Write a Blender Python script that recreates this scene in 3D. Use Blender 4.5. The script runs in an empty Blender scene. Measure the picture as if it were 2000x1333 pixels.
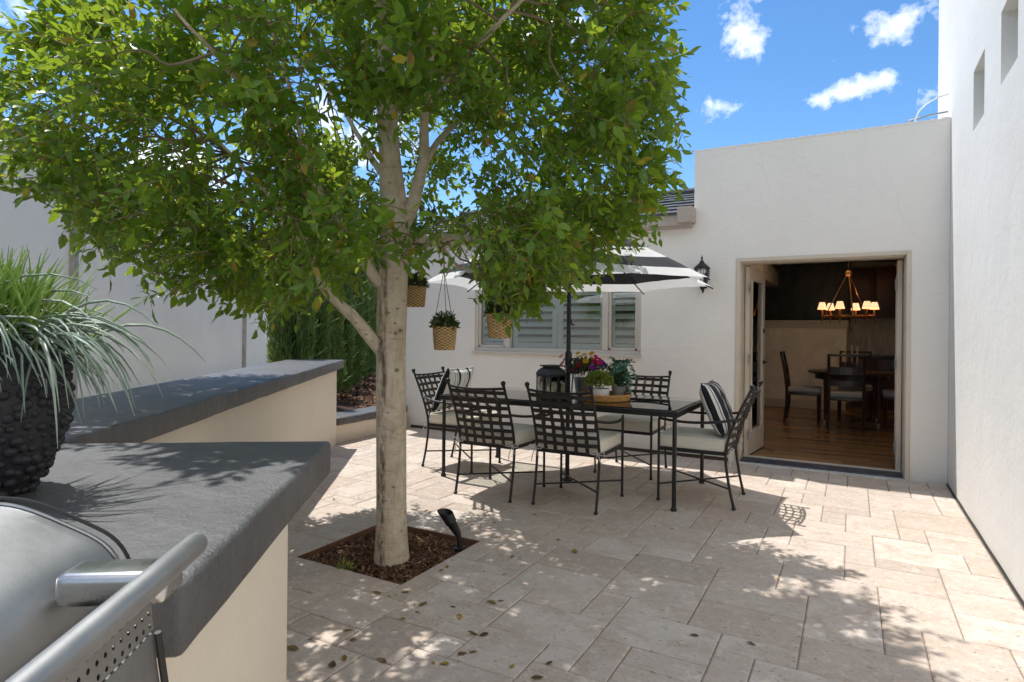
import bpy, bmesh, math, random
import numpy as np
from mathutils import Vector, Matrix, noise as mnoise
random.seed(7); rng = np.random.default_rng(11)
R = math.radians
S = bpy.context.scene
COL = S.collection

# ------------------------------------------------------------------ camera
FPX = 1195.6
YAW, ROLL = R(-29.046), R(0.584)
CAM = Vector((0, 0, 1.30))
FW = Vector((math.sin(YAW), math.cos(YAW), 0))
_r = Vector((math.cos(YAW), -math.sin(YAW), 0)); _u = Vector((0, 0, 1))
RT = _r * math.cos(ROLL) + _u * math.sin(ROLL)
UP = _u * math.cos(ROLL) - _r * math.sin(ROLL)
cd = bpy.data.cameras.new('camera'); cam = bpy.data.objects.new('camera', cd); COL.objects.link(cam)
cd.sensor_width = 36; cd.lens = FPX / 2000 * 36; cd.shift_y = -19.3 / 2000
cd.clip_start = 0.02; cd.clip_end = 3000
cam.matrix_world = Matrix((RT.to_4d(), UP.to_4d(), (-FW).to_4d(), CAM.to_4d())).transposed()
for i in range(3): cam.matrix_world[3][i] = 0
cam.matrix_world = Matrix(((RT.x, UP.x, -FW.x, CAM.x), (RT.y, UP.y, -FW.y, CAM.y), (RT.z, UP.z, -FW.z, CAM.z), (0, 0, 0, 1)))
S.camera = cam

# ------------------------------------------------------------------ sky, sun, exposure
SUN_DIR = Vector((0.385, -0.165, -1.0)).normalized()      # the way sunlight travels
W = bpy.data.worlds.new('World'); S.world = W; W.use_nodes = True
def build_world():
    nt = W.node_tree; N = nt.nodes; K = nt.links; N.clear()
    out = N.new('ShaderNodeOutputWorld'); bg = N.new('ShaderNodeBackground'); bg.inputs['Strength'].default_value = 0.142
    sky = N.new('ShaderNodeTexSky'); sky.sky_type = 'NISHITA'; sky.sun_disc = False
    s = -SUN_DIR
    sky.sun_elevation = math.asin(s.z); sky.sun_rotation = math.atan2(s.x, s.y)
    sky.altitude = 300; sky.air_density = 1.0; sky.dust_density = 0.25; sky.ozone_density = 3.0
    tc = N.new('ShaderNodeTexCoord')
    def vm(op, a, b=None):
        n = N.new('ShaderNodeVectorMath'); n.operation = op
        for i, v in enumerate((a, b)):
            if v is None: continue
            if hasattr(v, 'node'): K.new(v, n.inputs[i])
            else: n.inputs[i].default_value = v
        return n.outputs['Value'] if op in ('DOT_PRODUCT', 'LENGTH') else n.outputs['Vector']
    def m(op, a, b=0.0, clamp=False):
        n = N.new('ShaderNodeMath'); n.operation = op; n.use_clamp = clamp
        for i, v in enumerate((a, b)):
            if hasattr(v, 'node'): K.new(v, n.inputs[i])
            else: n.inputs[i].default_value = v
        return n.outputs[0]
    d = tc.outputs['Generated']
    def noise(scale, det, rough=.6):
        n = N.new('ShaderNodeTexNoise'); n.inputs['Scale'].default_value = scale; n.inputs['Detail'].default_value = det
        n.inputs['Roughness'].default_value = rough; K.new(d, n.inputs['Vector']); return n.outputs['Fac']
    n1 = noise(24, 8, .62); n2 = noise(9, 5, .6); nbig = noise(2.4, 8, .62)
    mask = None
    # small fair-weather clouds: centre direction, half width, half height, slant
    for c, w, h, sl in (((-.130, .895, .426), .032, .040, .25), ((.043, .916, .398), .056, .034, .35), ((-.008, .944, .331), .078, .016, .12),
                        ((-.169, .929, .328), .036, .022, -.1), ((-.654, .699, .291), .09, .07, 0), ((-.83, .52, .22), .10, .05, .1),
                        ((-.42, .80, .43), .07, .05, .2)):
        c = Vector(c).normalized(); rt = c.cross(Vector((0, 0, 1))).normalized(); up = rt.cross(c).normalized()
        rt2 = (rt + up * sl).normalized(); up2 = c.cross(rt2) * -1
        q = vm('SUBTRACT', d, tuple(c))
        a = m('DIVIDE', vm('DOT_PRODUCT', q, tuple(rt2)), w); b = m('DIVIDE', vm('DOT_PRODUCT', q, tuple(up2)), h)
        front = m('GREATER_THAN', vm('DOT_PRODUCT', d, tuple(c)), 0.5)
        r = m('SQRT', m('ADD', m('MULTIPLY', a, a), m('MULTIPLY', b, b)))
        v = m('MULTIPLY', m('SUBTRACT', 1.15, r), front)
        mask = v if mask is None else m('MAXIMUM', mask, v)
    mask = m('MAXIMUM', mask, -1.0)
    cl = m('ADD', m('MULTIPLY', mask, .62), m('ADD', m('MULTIPLY', m('SUBTRACT', n1, .5), 2.6), m('MULTIPLY', m('SUBTRACT', n2, .5), 1.9)))
    located = m('MULTIPLY', m('MULTIPLY', m('SUBTRACT', cl, .17), .95, True), m('MULTIPLY', m('ADD', mask, .50), 2.2, True))
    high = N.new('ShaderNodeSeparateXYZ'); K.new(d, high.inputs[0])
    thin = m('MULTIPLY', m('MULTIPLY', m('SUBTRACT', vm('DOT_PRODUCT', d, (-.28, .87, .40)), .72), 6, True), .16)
    fill_clouds = m('MULTIPLY', m('MULTIPLY', m('SUBTRACT', m('ADD', nbig, m('MULTIPLY', m('SUBTRACT', n1, .5), .25)), m('ADD', thin, .505)), 7, True), m('GREATER_THAN', high.outputs['Z'], .03))  # extra clouds, heavier outside the view, added to brighten the shade
    fac = m('MULTIPLY', m('MAXIMUM', located, fill_clouds), .93)
    hs = N.new('ShaderNodeHueSaturation'); hs.inputs['Saturation'].default_value = 1.22; hs.inputs['Value'].default_value = .55
    K.new(sky.outputs[0], hs.inputs['Color'])
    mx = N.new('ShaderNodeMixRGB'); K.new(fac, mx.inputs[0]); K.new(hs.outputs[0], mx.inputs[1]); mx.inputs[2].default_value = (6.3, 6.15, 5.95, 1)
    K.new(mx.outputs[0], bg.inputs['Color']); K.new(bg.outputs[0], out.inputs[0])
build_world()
sl = bpy.data.lights.new('sun', 'SUN'); sl.energy = 2.0; sl.angle = R(0.55); sl.color = (1, .98, .955)
so = bpy.data.objects.new('sun', sl); COL.objects.link(so); so.rotation_euler = SUN_DIR.to_track_quat('-Z', 'Y').to_euler(); so.location = (-4, 3, 12)
vs = S.view_settings; S.display_settings.display_device = 'sRGB'; vs.view_transform = 'Standard'; vs.look = 'None'; vs.exposure = 1.31; vs.gamma = 1; vs.use_curve_mapping = False
S.cycles.max_bounces = 8; S.cycles.diffuse_bounces = 5; S.cycles.transparent_max_bounces = 16; S.cycles.glossy_bounces = 4

# ------------------------------------------------------------------ helpers
def at(px, py, depth):
    return CAM + (FW + RT * ((px - 1000) / FPX) - UP * ((py - 647.2) / FPX)) * depth
def proj(P):
    q = Vector(P) - CAM; z = q.dot(FW)
    return 1000 + FPX * q.dot(RT) / z, 647.2 - FPX * q.dot(UP) / z, z
def projn(P):
    q = P - np.array(CAM); z = q @ np.array(FW)
    return 1000 + FPX * (q @ np.array(RT)) / z, 647.2 - FPX * (q @ np.array(UP)) / z, z
THL = R(35.3)                                          # heading of the garden walls on the near side
def LN(l, n, z=0): return Vector((-math.sin(THL) * l + math.cos(THL) * n, math.cos(THL) * l + math.sin(THL) * n, z))

def tag(o, label=None, cat=None, group=None, kind=None):
    if label: o['label'] = label
    if cat: o['category'] = cat
    if group: o['group'] = group
    if kind: o['kind'] = kind
    return o
def thing(name, label, cat, loc=(0, 0, 0), rz=0.0, group=None, kind=None):
    o = bpy.data.objects.new(name, None); COL.objects.link(o); o.location = loc; o.rotation_euler = (0, 0, rz); o.empty_display_size = .1
    return tag(o, label, cat, group, kind)
def link(name, me, parent=None, loc=None):
    o = bpy.data.objects.new(name, me); COL.objects.link(o)
    if parent: o.parent = parent
    if loc is not None: o.location = loc
    return o
def copy_tree(o, parent=None):
    c = o.copy(); COL.objects.link(c); c.parent = parent
    for ch in list(o.children): copy_tree(ch, c)
    return c
def tri_mesh(name, V, F, mat, smooth=False):
    V = np.asarray(V, np.float32); F = np.asarray(F, np.int32)
    me = bpy.data.meshes.new(name); me.vertices.add(len(V)); me.vertices.foreach_set('co', V.ravel())
    k = F.shape[1]; me.loops.add(F.size); me.loops.foreach_set('vertex_index', F.ravel())
    me.polygons.add(len(F)); me.polygons.foreach_set('loop_start', np.arange(0, F.size, k, dtype=np.int32))
    if smooth: me.polygons.foreach_set('use_smooth', np.ones(len(F), bool))
    me.update(calc_edges=True); me.validate(); me.materials.append(mat); return me

class MB:
    def __init__(s): s.v = []; s.f = []; s.m = []
    def add(s, vs, fs, mi=0):
        b = len(s.v); s.v += [tuple(v) for v in vs]; s.f += [tuple(b + i for i in f) for f in fs]; s.m += [mi] * len(fs); return s
    def box(s, x0, x1, y0, y1, z0, z1, mi=0):
        v = [(x, y, z) for z in (z0, z1) for y in (y0, y1) for x in (x0, x1)]
        return s.add(v, [(0, 2, 3, 1), (4, 5, 7, 6), (0, 1, 5, 4), (2, 6, 7, 3), (0, 4, 6, 2), (1, 3, 7, 5)], mi)
    def bar(s, a, b, w, h, up=(0, 0, 1), mi=0):
        a = Vector(a); b = Vector(b); d = (b - a).normalized(); u = Vector(up); x = d.cross(u).normalized(); y = x.cross(d)
        v = []
        for p in (a, b):
            for i, j in ((-1, -1), (1, -1), (1, 1), (-1, 1)): v.append(p + x * i * w / 2 + y * j * h / 2)
        return s.add(v, [(0, 1, 2, 3), (7, 6, 5, 4), (0, 4, 5, 1), (1, 5, 6, 2), (2, 6, 7, 3), (3, 7, 4, 0)], mi)
    def tube(s, pts, r, n=8, mi=0, cap=True, closed=False):
        pts = [Vector(p) for p in pts]; k = len(pts); rs = r if hasattr(r, '__len__') else [r] * k
        ref = None; vs = []
        for i, p in enumerate(pts):
            if closed: t = pts[(i + 1) % k] - pts[i - 1]
            else: t = (pts[min(i + 1, k - 1)] - pts[max(i - 1, 0)])
            t = t.normalized() if t.length > 1e-9 else Vector((0, 0, 1))
            if ref is None: ref = Vector((0, 0, 1)) if abs(t.z) < .9 else Vector((1, 0, 0))
            x = t.cross(ref).normalized(); y = x.cross(t).normalized(); ref = y
            for j in range(n):
                a = 2 * math.pi * j / n; vs.append(p + (x * math.cos(a) + y * math.sin(a)) * rs[i])
        fs = []
        for i in range(k if closed else k - 1):
            i2 = (i + 1) % k
            for j in range(n): fs.append((i * n + j, i * n + (j + 1) % n, i2 * n + (j + 1) % n, i2 * n + j))
        if cap and not closed: fs += [tuple(range(n - 1, -1, -1)), tuple((k - 1) * n + j for j in range(n))]
        return s.add(vs, fs, mi)
    def lathe(s, prof, n=16, c=(0, 0, 0), mi=0, a0=0.0):
        vs = []; fs = []; k = len(prof)
        for (r, z) in prof:
            for j in range(n):
                a = a0 + 2 * math.pi * j / n; vs.append((c[0] + r * math.cos(a), c[1] + r * math.sin(a), c[2] + z))
        for i in range(k - 1):
            for j in range(n): fs.append((i * n + j, i * n + (j + 1) % n, (i + 1) * n + (j + 1) % n, (i + 1) * n + j))
        if prof[0][0] > 1e-4: fs.append(tuple(range(n - 1, -1, -1)))
        if prof[-1][0] > 1e-4: fs.append(tuple((k - 1) * n + j for j in range(n)))
        return s.add(vs, fs, mi)
    def ball(s, c, r, n=8, k=6, mi=0, sz=1.0):
        return s.lathe([(max(1e-5, r * math.sin(math.pi * i / k)), -r * sz * math.cos(math.pi * i / k)) for i in range(k + 1)], n, c, mi)
    def build(s, name, mat, parent=None, smooth=40, loc=None, bevel=0, seg=2, weld=False):
        me = bpy.data.meshes.new(name); me.from_pydata(s.v, [], s.f)
        for mm in (mat if isinstance(mat, (list, tuple)) else [mat]): me.materials.append(mm)
        me.polygons.foreach_set('material_index', s.m); me.update()
        bm = bmesh.new(); bm.from_mesh(me)
        if weld: bmesh.ops.remove_doubles(bm, verts=bm.verts, dist=1e-5)
        bmesh.ops.recalc_face_normals(bm, faces=bm.faces)
        if bevel:
            es = [e for e in bm.edges if len(e.link_faces) == 2 and e.calc_face_angle(0) > .5]
            bmesh.ops.bevel(bm, geom=es, offset=bevel, segments=seg, profile=.6, affect='EDGES', clamp_overlap=True)
        bm.to_mesh(me); bm.free()
        if smooth:
            me.polygons.foreach_set('use_smooth', [True] * len(me.polygons)); me.set_sharp_from_angle(angle=R(smooth))
        return link(name, me, parent, loc)

# wall sheet with real openings: cells of a grid in (u, v), thickness along w; f maps (u, v, w) to a point
def wall(mb, us, vs, holes, w0, w1, f, mi=0):
    us = sorted(set(us + [h[0] for h in holes] + [h[1] for h in holes])); vs = sorted(set(vs + [h[2] for h in holes] + [h[3] for h in holes]))
    def filled(i, j):
        if i < 0 or j < 0 or i >= len(us) - 1 or j >= len(vs) - 1: return False
        u = (us[i] + us[i + 1]) / 2; v = (vs[j] + vs[j + 1]) / 2
        return not any(h[0] < u < h[1] and h[2] < v < h[3] for h in holes)
    for i in range(len(us) - 1):
        for j in range(len(vs) - 1):
            if not filled(i, j): continue
            a, b, c, d = us[i], us[i + 1], vs[j], vs[j + 1]
            for w in (w0, w1): mb.add([f(a, c, w), f(b, c, w), f(b, d, w), f(a, d, w)], [(0, 1, 2, 3)], mi)
            for (ii, jj, p, q) in ((i - 1, j, (a, c), (a, d)), (i + 1, j, (b, c), (b, d)), (i, j - 1, (a, c), (b, c)), (i, j + 1, (a, d), (b, d))):
                if not filled(ii, jj): mb.add([f(*p, w0), f(*q, w0), f(*q, w1), f(*p, w1)], [(0, 1, 2, 3)], mi)

# ------------------------------------------------------------------ materials
class NT:
    def __init__(s, name):
        s.mat = bpy.data.materials.new(name); s.mat.use_nodes = True; s.t = s.mat.node_tree; s.n = s.t.nodes; s.k = s.t.links
        s.b = s.n['Principled BSDF']; s.out = s.n['Material Output']
        g = s.n.new('ShaderNodeNewGeometry'); s.geo = g; s.pos = g.outputs['Position']; s.isl = g.outputs['Random Per Island']
        s.oi = s.n.new('ShaderNodeObjectInfo'); s.tc = s.n.new('ShaderNodeTexCoord')
    def set(s, k, v):
        i = s.b.inputs[k]
        if hasattr(v, 'node'): s.k.new(v, i)
        else: i.default_value = v if not (isinstance(v, tuple) and len(v) == 3) else (*v, 1)
    def math(s, op, a, b=0.0, c=None, clamp=False):
        n = s.n.new('ShaderNodeMath'); n.operation = op; n.use_clamp = clamp
        for i, v in enumerate((a, b, c)):
            if v is None: continue
            if hasattr(v, 'node'): s.k.new(v, n.inputs[i])
            else: n.inputs[i].default_value = v
        return n.outputs[0]
    def vmath(s, op, a, b):
        n = s.n.new('ShaderNodeVectorMath'); n.operation = op
        for i, v in enumerate((a, b)):
            if hasattr(v, 'node'): s.k.new(v, n.inputs[i])
            else: n.inputs[i].default_value = v
        return n.outputs[0]
    def noise(s, vec, scale, det=4, rough=.55, dist=0.0):
        n = s.n.new('ShaderNodeTexNoise'); n.inputs['Scale'].default_value = scale; n.inputs['Detail'].default_value = det
        n.inputs['Roughness'].default_value = rough; n.inputs['Distortion'].default_value = dist; s.k.new(vec, n.inputs['Vector']); return n.outputs['Fac']
    def voro(s, vec, scale, feat='F1'):
        n = s.n.new('ShaderNodeTexVoronoi'); n.feature = feat; n.inputs['Scale'].default_value = scale; s.k.new(vec, n.inputs['Vector']); return n.outputs['Distance']
    def ramp(s, fac, stops, interp='LINEAR'):
        n = s.n.new('ShaderNodeValToRGB'); cr = n.color_ramp; cr.interpolation = interp
        while len(cr.elements) < len(stops): cr.elements.new(.5)
        for e, (p, c) in zip(cr.elements, stops): e.position = p; e.color = (*c, 1) if len(c) == 3 else c
        s.k.new(fac, n.inputs[0]); return n.outputs[0]
    def mix(s, fac, a, b, mode='MIX'):
        n = s.n.new('ShaderNodeMixRGB'); n.blend_type = mode
        for i, v in enumerate((fac, a, b)):
            if hasattr(v, 'node'): s.k.new(v, n.inputs[i])
            else: n.inputs[i].default_value = v if i == 0 else (*v, 1)
        return n.outputs[0]
    def bump(s, h, strength=.3, dist=.01, nrm=None):
        n = s.n.new('ShaderNodeBump'); n.inputs['Strength'].default_value = strength; n.inputs['Distance'].default_value = dist
        s.k.new(h, n.inputs['Height'])
        if nrm is not None: s.k.new(nrm, n.inputs['Normal'])
        s.k.new(n.outputs[0], s.b.inputs['Normal']); return n.outputs[0]
    def rnd(s): return s.math('FRACT', s.math('ADD', s.isl, s.oi.outputs['Random']))
    def scalev(s, vec, x, y, z):
        n = s.n.new('ShaderNodeMapping'); n.inputs['Scale'].default_value = (x, y, z); s.k.new(vec, n.inputs['Vector']); return n.outputs[0]

def simple(name, col, rough=.6, metal=0.0, var=.12, vs_=6.0, bs=60.0, bstr=.12, bd=.003, spec=.5, obj=False, coat=0):
    t = NT(name); v = t.tc.outputs['Object'] if obj else t.pos
    n = t.noise(v, vs_, 5); lo = tuple(c * (1 - var) for c in col); hi = tuple(min(1, c * (1 + var)) for c in col)
    t.set('Base Color', t.ramp(n, [(.3, lo), (.7, hi)])); t.set('Roughness', rough); t.set('Metallic', metal); t.set('Specular IOR Level', spec)
    if coat: t.set('Coat Weight', coat)
    if bstr: t.bump(t.noise(v, bs, 3), bstr, bd)
    return t.mat
def stucco(name, col, stain=.10, tint=(.55, .5, .42), bs=.42):
    t = NT(name)
    n1 = t.noise(t.pos, .9, 5, .6); n2 = t.noise(t.pos, 7, 4); n3 = t.noise(t.scalev(t.pos, 9, 9, .5), 1.0, 5, .6)
    base = t.ramp(n1, [(.25, tuple(c * .93 for c in col)), (.75, tuple(min(1, c * 1.04) for c in col))])
    base = t.mix(t.math('MULTIPLY', t.math('SUBTRACT', n3, .52, clamp=True), stain * 5, clamp=True), base, tint)
    base = t.mix(t.math('MULTIPLY', t.math('SUBTRACT', n2, .62, clamp=True), .9, clamp=True), base, tuple(c * .8 for c in col))
    crk = t.n.new('ShaderNodeTexVoronoi'); crk.feature = 'DISTANCE_TO_EDGE'; crk.inputs['Scale'].default_value = .55
    t.k.new(t.vmath('ADD', t.pos, t.scalev(t.n.new('ShaderNodeTexNoise').outputs['Color'], .35, .35, .35)), crk.inputs['Vector'])
    line = t.math('MULTIPLY', t.math('MULTIPLY', t.math('SUBTRACT', .0035, crk.outputs['Distance'], clamp=True), 280, clamp=True), t.math('MULTIPLY', t.math('SUBTRACT', n1, .50, clamp=True), 4, clamp=True))
    base = t.mix(t.math('MULTIPLY', line, .5), base, tuple(c * .55 for c in col))
    # splash dirt along the foot of the wall
    sp = t.n.new('ShaderNodeSeparateXYZ'); t.k.new(t.pos, sp.inputs[0])
    low = t.math('SUBTRACT', t.math('ADD', .10, t.math('MULTIPLY', n2, .16)), sp.outputs['Z'], clamp=True)
    base = t.mix(t.math('MULTIPLY', low, 2.6, clamp=True), base, tint)
    t.set('Base Color', base); t.set('Roughness', .88); t.set('Specular IOR Level', .25)
    h = t.math('ADD', t.math('MULTIPLY', t.noise(t.pos, 190, 3, .6), .4), t.math('ADD', t.noise(t.pos, 34, 4, .6), t.math('MULTIPLY', t.noise(t.pos, 4, 4, .6), 3.4)))
    t.bump(h, bs, .008); return t.mat
def emis(name, col, strength):
    t = NT(name); t.set('Base Color', col); t.set('Emission Color', (*col, 1)); t.set('Emission Strength', strength); t.set('Roughness', .8); return t.mat
def glass(name, tint=(.92, .96, .95), ior=1.5, rough=0.0, base=.0):
    t = NT(name); tr = t.n.new('ShaderNodeBsdfTransparent'); tr.inputs[0].default_value = (*tint, 1)
    gl = t.n.new('ShaderNodeBsdfGlossy'); gl.inputs['Roughness'].default_value = rough; gl.inputs[0].default_value = (1, 1, 1, 1)
    fr = t.n.new('ShaderNodeFresnel'); fr.inputs[0].default_value = ior
    mx = t.n.new('ShaderNodeMixShader'); t.k.new(t.math('ADD', fr.outputs[0], base, clamp=True), mx.inputs[0]); t.k.new(tr.outputs[0], mx.inputs[1]); t.k.new(gl.outputs[0], mx.inputs[2])
    t.k.new(mx.outputs[0], t.out.inputs[0]); return t.mat
def leafmat(name, stops, trans=.38, rough=.38, spec=.5, tcol=(.30, .42, .03), clump=False, dead=0):
    t = NT(name); r = t.rnd()
    if clump: r = t.math('ADD', t.math('MULTIPLY', r, .62), t.math('MULTIPLY', t.math('SUBTRACT', t.noise(t.pos, 2.6, 3), .32, clamp=True), 1.0), clamp=True)
    c = t.ramp(r, stops)
    if dead: q = t.math('FRACT', t.math('MULTIPLY', t.rnd(), 41.7)); c = t.mix(t.math('GREATER_THAN', q, 1 - dead), c, t.ramp(t.math('FRACT', t.math('MULTIPLY', t.rnd(), 173.3)), [(0, (.46, .36, .03)), (.5, (.40, .19, .03)), (1, (.10, .05, .02))]))
    n = t.noise(t.pos, 40, 3); c = t.mix(t.math('MULTIPLY', n, .25), c, tuple(x * .6 for x in stops[0][1]))
    t.set('Base Color', c); t.set('Roughness', rough); t.set('Specular IOR Level', spec)
    tl = t.n.new('ShaderNodeBsdfTranslucent'); t.k.new(t.mix(.62, c, tcol), tl.inputs[0])
    mx = t.n.new('ShaderNodeMixShader'); mx.inputs[0].default_value = trans; t.k.new(t.b.outputs[0], mx.inputs[1]); t.k.new(tl.outputs[0], mx.inputs[2])
    t.k.new(mx.outputs[0], t.out.inputs[0]); return t.mat
def cloth(name, col, weave=900, var=.06, trans=0.0):
    t = NT(name); v = t.tc.outputs['Object']; n = t.noise(v, 9, 4)
    t.set('Base Color', t.ramp(n, [(.3, tuple(c * (1 - var) for c in col)), (.7, tuple(min(1, c * (1 + var)) for c in col))])); t.set('Roughness', .92); t.set('Specular IOR Level', .2); t.set('Sheen Weight', .15)
    t.bump(t.math('ADD', t.noise(v, weave, 2), t.math('MULTIPLY', t.noise(v, 14, 3), 3)), .25, .002)
    if trans:
        tl = t.n.new('ShaderNodeBsdfTranslucent'); tl.inputs[0].default_value = (*col, 1); mx = t.n.new('ShaderNodeMixShader'); mx.inputs[0].default_value = trans
        t.k.new(t.b.outputs[0], mx.inputs[1]); t.k.new(tl.outputs[0], mx.inputs[2]); t.k.new(mx.outputs[0], t.out.inputs[0])
    return t.mat

def travertine():
    t = NT('travertine'); r = t.rnd()
    off = t.vmath('MULTIPLY', t.n.new('ShaderNodeCombineXYZ').outputs[0], (1, 1, 1))
    cx = t.n.new('ShaderNodeCombineXYZ'); t.k.new(t.math('MULTIPLY', r, 37), cx.inputs[0]); t.k.new(t.math('MULTIPLY', r, 91), cx.inputs[1])
    v = t.vmath('ADD', t.pos, cx.outputs[0])
    base = t.ramp(r, [(0, (.445, .365, .30)), (.2, (.54, .455, .385)), (.4, (.605, .53, .45)), (.6, (.50, .405, .325)), (.8, (.57, .48, .40)), (1, (.635, .555, .47))])
    cloud = t.noise(v, 5, 6, .62, .6); base = t.mix(t.math('MULTIPLY', t.math('SUBTRACT', cloud, .43, clamp=True), 3.2, clamp=True), base, (.44, .345, .26))
    mid = t.noise(v, 19, 5, .7); base = t.mix(t.math('MULTIPLY', t.math('SUBTRACT', mid, .52, clamp=True), 3.2, clamp=True), base, (.78, .685, .57))
    fine = t.noise(v, 55, 4, .7); base = t.mix(t.math('MULTIPLY', t.math('SUBTRACT', fine, .5, clamp=True), 1.6, clamp=True), base, (.66, .585, .50))
    pit = t.noise(t.scalev(v, 38, 70, 40), 1, 3, .6); pits = t.math('MULTIPLY', t.math('SUBTRACT', pit, .60, clamp=True), 9, clamp=True)
    pm = t.math('MULTIPLY', pits, t.math('MULTIPLY', t.math('SUBTRACT', t.noise(v, 9, 3), .38, clamp=True), 6, clamp=True))
    base = t.mix(t.math('MULTIPLY', pm, .9), base, (.17, .13, .10))
    blot = t.noise(v, 27, 6, .75, .8); base = t.mix(t.math('MULTIPLY', t.math('SUBTRACT', blot, .56, clamp=True), 4.5, clamp=True), base, (.36, .275, .205))
    big = t.noise(t.pos, 1.1, 5, .6); base = t.mix(t.math('MULTIPLY', t.math('SUBTRACT', big, .5, clamp=True), 1.1, clamp=True), base, (.38, .31, .25))
    t.set('Base Color', base); t.set('Roughness', .72); t.set('Specular IOR Level', .3)
    h = t.math('SUBTRACT', t.math('ADD', t.math('MULTIPLY', fine, .5), t.math('MULTIPLY', cloud, .6)), t.math('MULTIPLY', pm, 1.1))
    t.bump(h, .55, .006); return t.mat
def mulchmat():
    t = NT('wood_chip'); r = t.rnd()
    c = t.ramp(r, [(0, (.055, .026, .014)), (.35, (.12, .058, .030)), (.65, (.20, .105, .055)), (.9, (.30, .18, .10)), (1, (.40, .29, .19))])
    c = t.mix(t.math('MULTIPLY', t.noise(t.pos, 130, 3), .4), c, (.05, .03, .02)); t.set('Base Color', c); t.set('Roughness', .9); t.set('Specular IOR Level', .2); return t.mat
def barkmat():
    t = NT('pale_bark'); v = t.pos
    streak = t.noise(t.scalev(v, 26, 26, 5), 1, 5, .65); n = t.noise(v, 11, 5, .6)
    c = t.ramp(n, [(.25, (.46, .365, .25)), (.5, (.60, .50, .37)), (.75, (.70, .61, .48))])
    c = t.mix(t.math('MULTIPLY', t.math('SUBTRACT', streak, .52, clamp=True), 2.2, clamp=True), c, (.24, .17, .10))
    ring = t.noise(t.scalev(v, 7, 7, 34), 1, 4, .6, .7); c = t.mix(t.math('MULTIPLY', t.math('SUBTRACT', ring, .60, clamp=True), 3, clamp=True), c, (.19, .13, .08))
    spot = t.voro(t.scalev(v, 1, 1, 1.6), 12.0); c = t.mix(t.math('MULTIPLY', t.math('MULTIPLY', t.math('SUBTRACT', .17, spot, clamp=True), 9, clamp=True), t.math('MULTIPLY', t.noise(v, 60, 4, .7), 1.3, clamp=True)), c, (.10, .06, .035))
    # old dark water stain down the left side of the trunk
    sp = t.n.new('ShaderNodeSeparateXYZ'); t.k.new(v, sp.inputs[0])
    ang = t.math('ADD', t.math('MULTIPLY', t.math('ADD', sp.outputs['X'], 2.325), .874), t.math('MULTIPLY', t.math('SUBTRACT', sp.outputs['Y'], 2.72), .485))
    band = t.math('SUBTRACT', .032, t.math('ABSOLUTE', t.math('ADD', t.math('ADD', ang, .012), t.math('MULTIPLY', t.math('SUBTRACT', t.noise(t.scalev(v, 4, 4, 5), 1, 3), .5), .03))), clamp=True)
    st = t.math('MULTIPLY', t.math('MULTIPLY', band, 60, clamp=True), t.math('MULTIPLY', t.math('SUBTRACT', t.noise(t.scalev(v, 16, 16, 5), 1, 6, .75), .44, clamp=True), 7, clamp=True))
    below = t.math('LESS_THAN', sp.outputs['Z'], 1.75)
    c = t.mix(t.math('MULTIPLY', t.math('MULTIPLY', st, below), .85), c, (.075, .045, .028))
    t.set('Base Color', c); t.set('Roughness', .85); t.set('Specular IOR Level', .25)
    t.bump(t.math('ADD', t.math('MULTIPLY', streak, 1.6), t.math('SUBTRACT', n, t.math('MULTIPLY', ring, 1.4))), .75, .010); return t.mat
def capmat():
    t = NT('charcoal_cap'); v = t.pos
    n = t.noise(v, 3.2, 6, .62); sw = t.noise(t.scalev(v, 3, 26, 8), 1, 5, .6)
    c = t.ramp(n, [(.28, (.064, .062, .060)), (.72, (.115, .112, .109))])
    c = t.mix(t.math('MULTIPLY', t.math('SUBTRACT', sw, .5, clamp=True), 1.2, clamp=True), c, (.20, .198, .197))
    c = t.mix(t.math('MULTIPLY', t.math('SUBTRACT', t.noise(v, 90, 4, .7), .6, clamp=True), 2.5, clamp=True), c, (.20, .197, .19))
    t.set('Base Color', c); t.set('Roughness', .46); t.set('Specular IOR Level', .6)
    t.bump(t.math('ADD', t.noise(v, 150, 4, .65), t.math('MULTIPLY', t.noise(v, 22, 4), 2.2)), .7, .006); return t.mat
def steelmat(name, col=(.62, .62, .60), rough=.32):
    t = NT(name); v = t.pos
    br = t.noise(t.scalev(v, 10, 10, 10), 1, 5, .65); sm = t.noise(v, 4, 5, .6)
    sm2 = t.noise(v, 17, 6, .7); t.set('Base Color', t.mix(t.math('MULTIPLY', t.math('SUBTRACT', sm2, .45, clamp=True), 1.6, clamp=True), t.ramp(sm, [(.3, tuple(c * .72 for c in col)), (.7, col)]), tuple(c * .62 for c in col))); t.set('Metallic', 1.0)
    t.set('Roughness', t.math('ADD', rough - .1, t.math('ADD', t.math('MULTIPLY', br, .18), t.math('MULTIPLY', sm2, .2))))
    t.bump(t.noise(t.scalev(v, 40, 400, 400), 1, 3), .06, .001); return t.mat
def stripes(name, axis, stops, n, off=0.0):
    t = NT(name); sp = t.n.new('ShaderNodeSeparateXYZ'); t.k.new(t.tc.outputs['Object'], sp.inputs[0])
    x = t.math('FRACT', t.math('ADD', t.math('MULTIPLY', sp.outputs[axis], n), off))
    t.set('Base Color', t.ramp(x, stops, 'CONSTANT')); t.set('Roughness', .9); t.set('Specular IOR Level', .2); t.set('Sheen Weight', .1)
    t.bump(t.noise(t.tc.outputs['Object'], 500, 2), .25, .0015); return t.mat
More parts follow.
